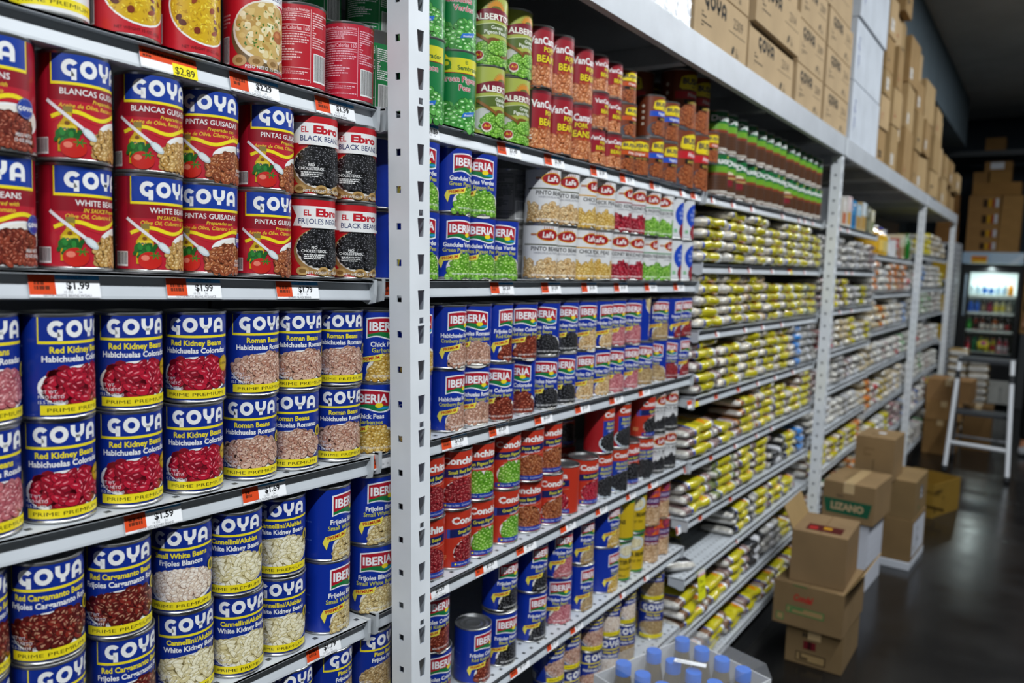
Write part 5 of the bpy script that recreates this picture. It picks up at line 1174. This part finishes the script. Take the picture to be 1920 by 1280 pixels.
for yy in (y0+.04,y1-.04): m.tube([(.06,yy,.0),(.06,yy,.06)], .02, BK_, 10); m.tube([(.5,yy,.0),(.5,yy,.06)], .02, BK_, 10)
m.build('foot', M['dark'], fr)
m = MB(); m.box(.035,.07,y0+.05,y1-.05,FH-.17,FH-.155,C('f4fbff')); m.build('light_tube', M['emit'], fr)
for i in range(1):
    l = bpy.data.lights.new('cooler_lamp','AREA'); l.shape = 'RECTANGLE'; l.size = .5; l.size_y = .05; l.energy = 7; l.color = (.85,1,.97); o = bpy.data.objects.new('cooler_lamp', l); COL.objects.link(o); o.location = (fx+.09,(fy0+fy1)/2,FH-.18)
ZS = [.655,.915,1.13,1.335]
for i, z in enumerate(ZS):
    m = MB(); m.box(.05,D-.05,y0+.036,y1-.036,z-.010,z,C('c8d0cc')); m.box(.046,.05,y0+.036,y1-.036,z-.022,z+.006,C('dfe6e2')); m.build('wire_shelf', M['enamel'], fr)
DR = [[('7a2430','b02a34'),('1c7a48','0e5a34'),('2a7a50','e0c82a'),('a8a020','c8b828'),('b0a82c','a82434'),('a02a3c','d8d0d4'),('8e2434','c8c0c4')],
      [('2a8a34','4aa844'),('8a3a30','20201e'),('6a3018','d8d4cc'),('241c1c','c8c0b8'),('a8541c','d8d4cc'),('302420','d8d4cc'),('2a2220','8a2a2a')],
      [('3a6ac8','2a58b8'),('4a78cc','2a58b8'),('4a4240','8a7a60'),('6a1c38','8a2440'),('c0b890','c8b84a'),('b8b890','c8b84a'),('8a8878','b8b098')],
      [('c8dcE0'.lower(),'d8e8ec'),('c4d8de','b8d4e4'),('c8dce2','2c6ac0'),('c4d8de','2c6ac0'),('c8dce2','a8c8e0'),('c4d8de','b0cce4'),('d88a1c','e09a24')]]
for i, z in enumerate(ZS):
    for j in range(7):
        c, l = DR[i][j]; yy = fy1-.125-j*.066
        bottle('drink_bottle', (fx+.10, yy, z+.0004), .029, (.165,.150,.150,.150)[i]+.008*(j % 3), C(c), C('e8eaec') if i != 0 else C(l), C(l), 'bottle in the glass cooler, %s shelf from the bottom, %s from left'%(ORD[i+1],ORD[j+1]), 'bottle', 'bottles in the cooler')
# ---------------------------------------------------------------- boxes above and behind the cooler
GB = 'boxes piled above the cooler'
fa2 = lambda w, h: (lambda a: (a.rect(w*.45,h*.25,w*.6,h*.75,C('3a2a1c')), a.rect(w*.62,h*.25,w*.72,h*.75,C('c8981c')), a.rect(w*.74,h*.25,w*.82,h*.75,C('9c3c1c')), a.rect(w*.84,h*.25,w*.94,h*.8,C('c8ccd2')), a)[-1])(Art())
zf = FH+.001
for j in range(4):
    hh = (.15,.15,.19,.185)[j]
    carton((11.35,.775,zf+sum((.151,.151,.191,.186)[:j])),(.36,.33,hh),'brown case with bottles showing, left pile above the cooler, %s one up'%ORD[j+1],end=fa2(330,hh*1e3),col=C('9a7446'),group=GB,tape=False)
    carton((11.36,.495,zf+sum((.171,.171,.171,.166)[:j])),(.34,.215,(.17,.17,.17,.165)[j]),'plain brown box, right pile above the cooler, %s one up'%ORD[j+1],col=C('a07a48'),group=GB,rz=.02*(j-1),tape=False)
z2 = zf+.682
carton((11.36,.665,z2),(.36,.50,.150),'wide brown box across both piles above the cooler',col=C('97703f'),group=GB,tape=False)
wt = Art(); wt.rect(60,30,200,105,C('d0d4da'))
carton((11.36,.845,z2+.151),(.3,.15,.13),'small brown box, left of two above the wide box',col=C('8e6a3e'),group=GB,tape=False)
carton((11.36,.64,z2+.151),(.3,.22,.13),'brown box, right of two above the wide box',col=C('96713f'),group=GB,tape=False)
carton((11.36,.67,z2+.282),(.3,.28,.115),'brown box with a white sheet, highest above the cooler',end=wt,col=C('8a673c'),group=GB,tape=False)
for j in range(5):
    carton((11.40,.19,.9+.22*j),(.36,.22,.218),'brown box at the picture edge beside the cooler boxes, %s one up'%ORD[j+1],end=wt if j in (3,) else None,col=C('9a7648'),group=GB,tape=False)
m = MB(); m.box(-.22,.22,-.15,.13,0,.899,C('4a4c4e')); o = m.build('steel_cabinet', M['dark']); o.location = (11.42,.155,0); tag(o,'dark steel cabinet right of the cooler at the picture edge','cabinet')
for j in range(4):
    carton((10.70,1.10,EYE+.4365+.185*j),(.3,.20-.02*(j == 3),.183),'brown box left of the cooler pile, %s one up on the rear rack'%ORD[j+1],col=C('8a6238'),group=GB,tape=False,rz=.04*(j-1))
# open rack left of the cooler
rk = thing('wire_rack', (10.70,1.12,0), 'narrow white rack with yellow goods left of the cooler', 'rack')
for (x,y) in ((-.2,-.15),(-.2,.13),(.2,-.15),(.2,.13)):
    m = MB(); m.box(x-.02,x+.02,y-.02,y+.02,0,EYE+.43,C('b9bdc2')); 
    for i in range(30): m.box(x-.0206,x-.0200,y-.006,y+.006,.1+.06*i,.125+.06*i,C('50545a'))
    m.build('post', M['enamel'], rk)
for z in (.35,.75,1.10,1.48,1.905):
    m = MB(); m.box(-.2,.2,-.15,.13,z,z+.03,C('aeb2b6')); m.build('shelf', M['enamel'], rk)
for i, z in enumerate((.78,1.13,1.51)):
    carton((10.68,1.11,z+.0005),(.22,.2,.2),'bright yellow carton on the narrow rack left of the cooler, %s shelf up'%ORD[i+2],col=C('d0a818'),name='food_carton',cat='carton',group='yellow cartons on the narrow rack',tape=False,mt='print')
# high rear shelf
hs = thing('high_shelf', (11.6,.6,EYE+1.58), 'dark shelf high on the far wall', 'shelf'); m = MB(); m.box(-.25,.55,-1.3,.62,-.06,0,C('45494c')); m.build('board', M['dark'], hs)
carton((11.5,.73,EYE+1.5805),(.3,.21,.15),'lone brown box on the high far shelf',col=C('7e5f38'),tape=False)
# ---------------------------------------------------------------- person at the right edge
def skin(name, verts, edges, m, parent, sub=2):
    me = bpy.data.meshes.new(name); me.from_pydata([v[:3] for v in verts], edges, []); o = bpy.data.objects.new(name, me); COL.objects.link(o)
    md = o.modifiers.new('s','SKIN'); o.modifiers.new('u','SUBSURF').levels = sub; o.modifiers['u'].render_levels = sub
    for i, v in enumerate(verts):
        sv = me.skin_vertices[0].data[i]; r_ = v[3]; sv.radius = (r_, v[4] if len(v) > 4 else r_); sv.use_root = i == 0
    dg = bpy.context.evaluated_depsgraph_get(); me2 = bpy.data.meshes.new_from_object(o.evaluated_get(dg)); bpy.data.objects.remove(o)
    me2.name = name; me2.materials.clear(); me2.materials.append(m[0]); a = me2.color_attributes.new('Col','FLOAT_COLOR','CORNER'); a.data.foreach_set('color', list(m[1])*len(me2.loops))
    me2.polygons.foreach_set('use_smooth',[True]*len(me2.polygons)); return link(name, me2, parent)
pe = thing('person', (8.30,-.03,0), 'person in black clothes and grey shoes cut off by the right picture edge', 'person')
SK, BC = (M['skin'], C('9a6a4c')), (M['cloth'], C('141416'))
V = [(0,0,.93,.13,.10),(0,0,1.08,.125,.095),(0,0,1.28,.15,.10),(0,0,1.40,.12,.085),(0,0,1.47,.05),(-.01,0,1.53,.05),(-.01,0,1.60,.072,.085),(-.005,0,1.68,.075,.09),(0,0,1.73,.045,.06)]
E_ = [(i,i+1) for i in range(8)]
def limb(pts, at): 
    n = len(V); V.extend(pts); E_.append((at,n)); E_.extend((n+i,n+i+1) for i in range(len(pts)-1))
for s_ in (1,-1):
    limb([(0,s_*.10,.88,.085),(0,s_*.115,.50,.058),(.0,s_*.13,.10,.042),(-.06,s_*.14,.05,.040),(-.15,s_*.15,.04,.036)], 0)
    if s_ == 1: limb([(0,.175,1.39,.052),(0,.205,1.12,.042),(-.20,.21,1.12,.034),(-.25,.205,1.13,.028)], 3)
    else: limb([(0,-.18,1.39,.052),(0,-.21,1.11,.042),(-.06,-.21,.88,.033),(-.07,-.21,.83,.028)], 3)
skin('body', V, E_, SK, pe)
skin('shirt', [(0,0,.90,.145,.115),(0,0,1.08,.137,.107),(0,0,1.28,.162,.112),(0,0,1.405,.125,.095),(0,.178,1.39,.062),(0,.197,1.22,.056),(0,-.18,1.39,.062),(0,-.197,1.22,.056)], [(0,1),(1,2),(2,3),(3,4),(4,5),(3,6),(6,7)], BC, pe)
skin('trousers', [(0,0,.94,.142,.112),(0,.10,.86,.096),(0,.115,.5,.072),(0,.128,.10,.060),(0,-.10,.86,.096),(0,-.115,.5,.072),(0,-.128,.10,.060)], [(0,1),(1,2),(2,3),(0,4),(4,5),(5,6)], BC, pe)
for s_ in (1,-1): skin('shoe', [(.03,s_*.13,.055,.048,.05),(-.08,s_*.14,.045,.046,.042),(-.19,s_*.15,.036,.036,.032)], [(0,1),(1,2)], (M['cloth'], C('8a8c90')), pe)
skin('hair', [(.02,0,1.60,.075,.08),(.012,0,1.69,.088,.098),(.0,0,1.745,.06,.075)], [(0,1),(1,2)], (M['cloth'], C('1c1410')), pe)
for s_, base in ((1,Vector((-.26,.205,1.13))),(-1,Vector((-.072,-.21,.81)))):
    dv = Vector((-1,0,0)) if s_ == 1 else Vector((-.15,0,-1)); sd = Vector((0,0,1)) if s_ == 1 else Vector((1,0,0)); hv = [tuple(base)+(.026,.018), tuple(base+dv*.045)+(.034,.016), tuple(base+dv*.085)+(.036,.014)]; he = [(0,1),(1,2)]
    skin('palm', hv, he, SK, pe, 1)
    for f_ in range(4):
        b0 = base+dv*.088+sd*(.027-.018*f_); ln = (.068,.076,.071,.055)[f_]; cv = Vector((0,-s_*1,0))
        skin('finger', [tuple(b0)+(.0085,), tuple(b0+dv*ln*.5+cv*.008)+(.008,), tuple(b0+dv*ln*.8+cv*.024)+(.0075,), tuple(b0+dv*ln*.9+cv*.042)+(.006,)], [(0,1),(1,2),(2,3)], SK, pe, 1)
    b0 = base+dv*.03+sd*.03; skin('thumb', [tuple(b0)+(.011,), tuple(b0+dv*.025+sd*.02)+(.010,), tuple(b0+dv*.055+sd*.024)+(.008,)], [(0,1),(1,2)], SK, pe, 1)
m = MB()
for s_ in (1,-1): m.lathe([(.001,-.008),(.011,-.004),(.011,.004),(.001,.008)], C('e8e6e2'), 10, (-.088,s_*.030,1.635))
m.lathe([(.001,-.022),(.013,-.016),(.010,.0),(.005,.018),(.001,.022)], C('9a6a4c'), 10, (-.098,0,1.605)); m.box(-.094,-.084,-.022,.022,1.562,1.568,C('7a4038'))
for s_ in (1,-1): m.lathe([(.001,-.03),(.014,-.02),(.016,.01),(.001,.03)], C('9a6a4c'), 10, (.005,s_*.078,1.63))
m.build('face', M['skin'], pe, True)
# ---------------------------------------------------------------- the room
def struct(name, b): o = b[0].build(name, b[1]); o['kind'] = 'structure'; return o
def slab(x0,x1,y0,y1,z0,z1,c,mt): m = MB(); m.box(x0,x1,y0,y1,z0,z1,c); return m, M[mt]
XW0, XW1, YW0, YW1, ZC = -4.0, 12.5, -3.2, 1.75, EYE+2.16
struct('floor', slab(XW0,XW1,YW0,YW1,-.1,0,C('202020'),'floor'))
struct('ceiling', slab(XW0,XW1,YW0,YW1,ZC,ZC+.1,C('c4c6c6'),'wallp'))
struct('wall_left', slab(XW0,XW1,YW1,YW1+.1,0,ZC,C('50585c'),'wallp'))
struct('wall_far', slab(XW1,XW1+.1,YW0,YW1,0,ZC,C('39424a'),'wallp'))
struct('wall_right', slab(XW0,XW1,YW0-.1,YW0,0,ZC,C('505252'),'wallp'))
struct('wall_near', slab(XW0-.1,XW0,YW0,YW1,0,ZC,C('505252'),'wallp'))
struct('trim_1', slab(6.0,11.1,1.02,YW1-.002,EYE+1.60,ZC-.001,C('6c7b84'),'wallp'))
# ---------------------------------------------------------------- light
w = bpy.data.worlds.new('world'); SC.world = w; w.use_nodes = True; w.node_tree.nodes['Background'].inputs[0].default_value = (.5,.55,.6,1); w.node_tree.nodes['Background'].inputs[1].default_value = .02
LAMPS = ((-3.0,-.85,56),(-1.4,-.85,52),(.2,-.85,38),(1.8,-.8,36),(3.4,-.8,34),(5.0,-.8,32),(6.8,-.8,30),(8.8,-.8,20))
for i, (X, Y, pw) in enumerate(LAMPS):
    f_ = thing('ceiling_light', (X,Y,ZC), 'long fluorescent ceiling fitting above the aisle, %s along'%ORD[i+1], 'ceiling light', 'fluorescent ceiling fittings')
    m = MB(); m.box(-.66,.66,-.09,.09,-.03,-.0005,C('e8eaec')); m.build('housing', M['enamel'], f_)
    l = bpy.data.lights.new('fluorescent_lamp','AREA'); l.shape = 'RECTANGLE'; l.size = 1.25; l.size_y = .10; l.energy = pw; l.color = (.92,.965,1.0)
    o = bpy.data.objects.new('fluorescent_lamp', l); COL.objects.link(o); o.location = (X,Y,ZC-.035)
vs = SC.view_settings; vs.view_transform = 'Standard'; vs.look = 'None'; vs.exposure = .36; vs.gamma = 1; vs.use_curve_mapping = False
SC.cycles.max_bounces = 6; SC.cycles.diffuse_bounces = 3; SC.cycles.glossy_bounces = 3; SC.cycles.transparent_max_bounces = 8
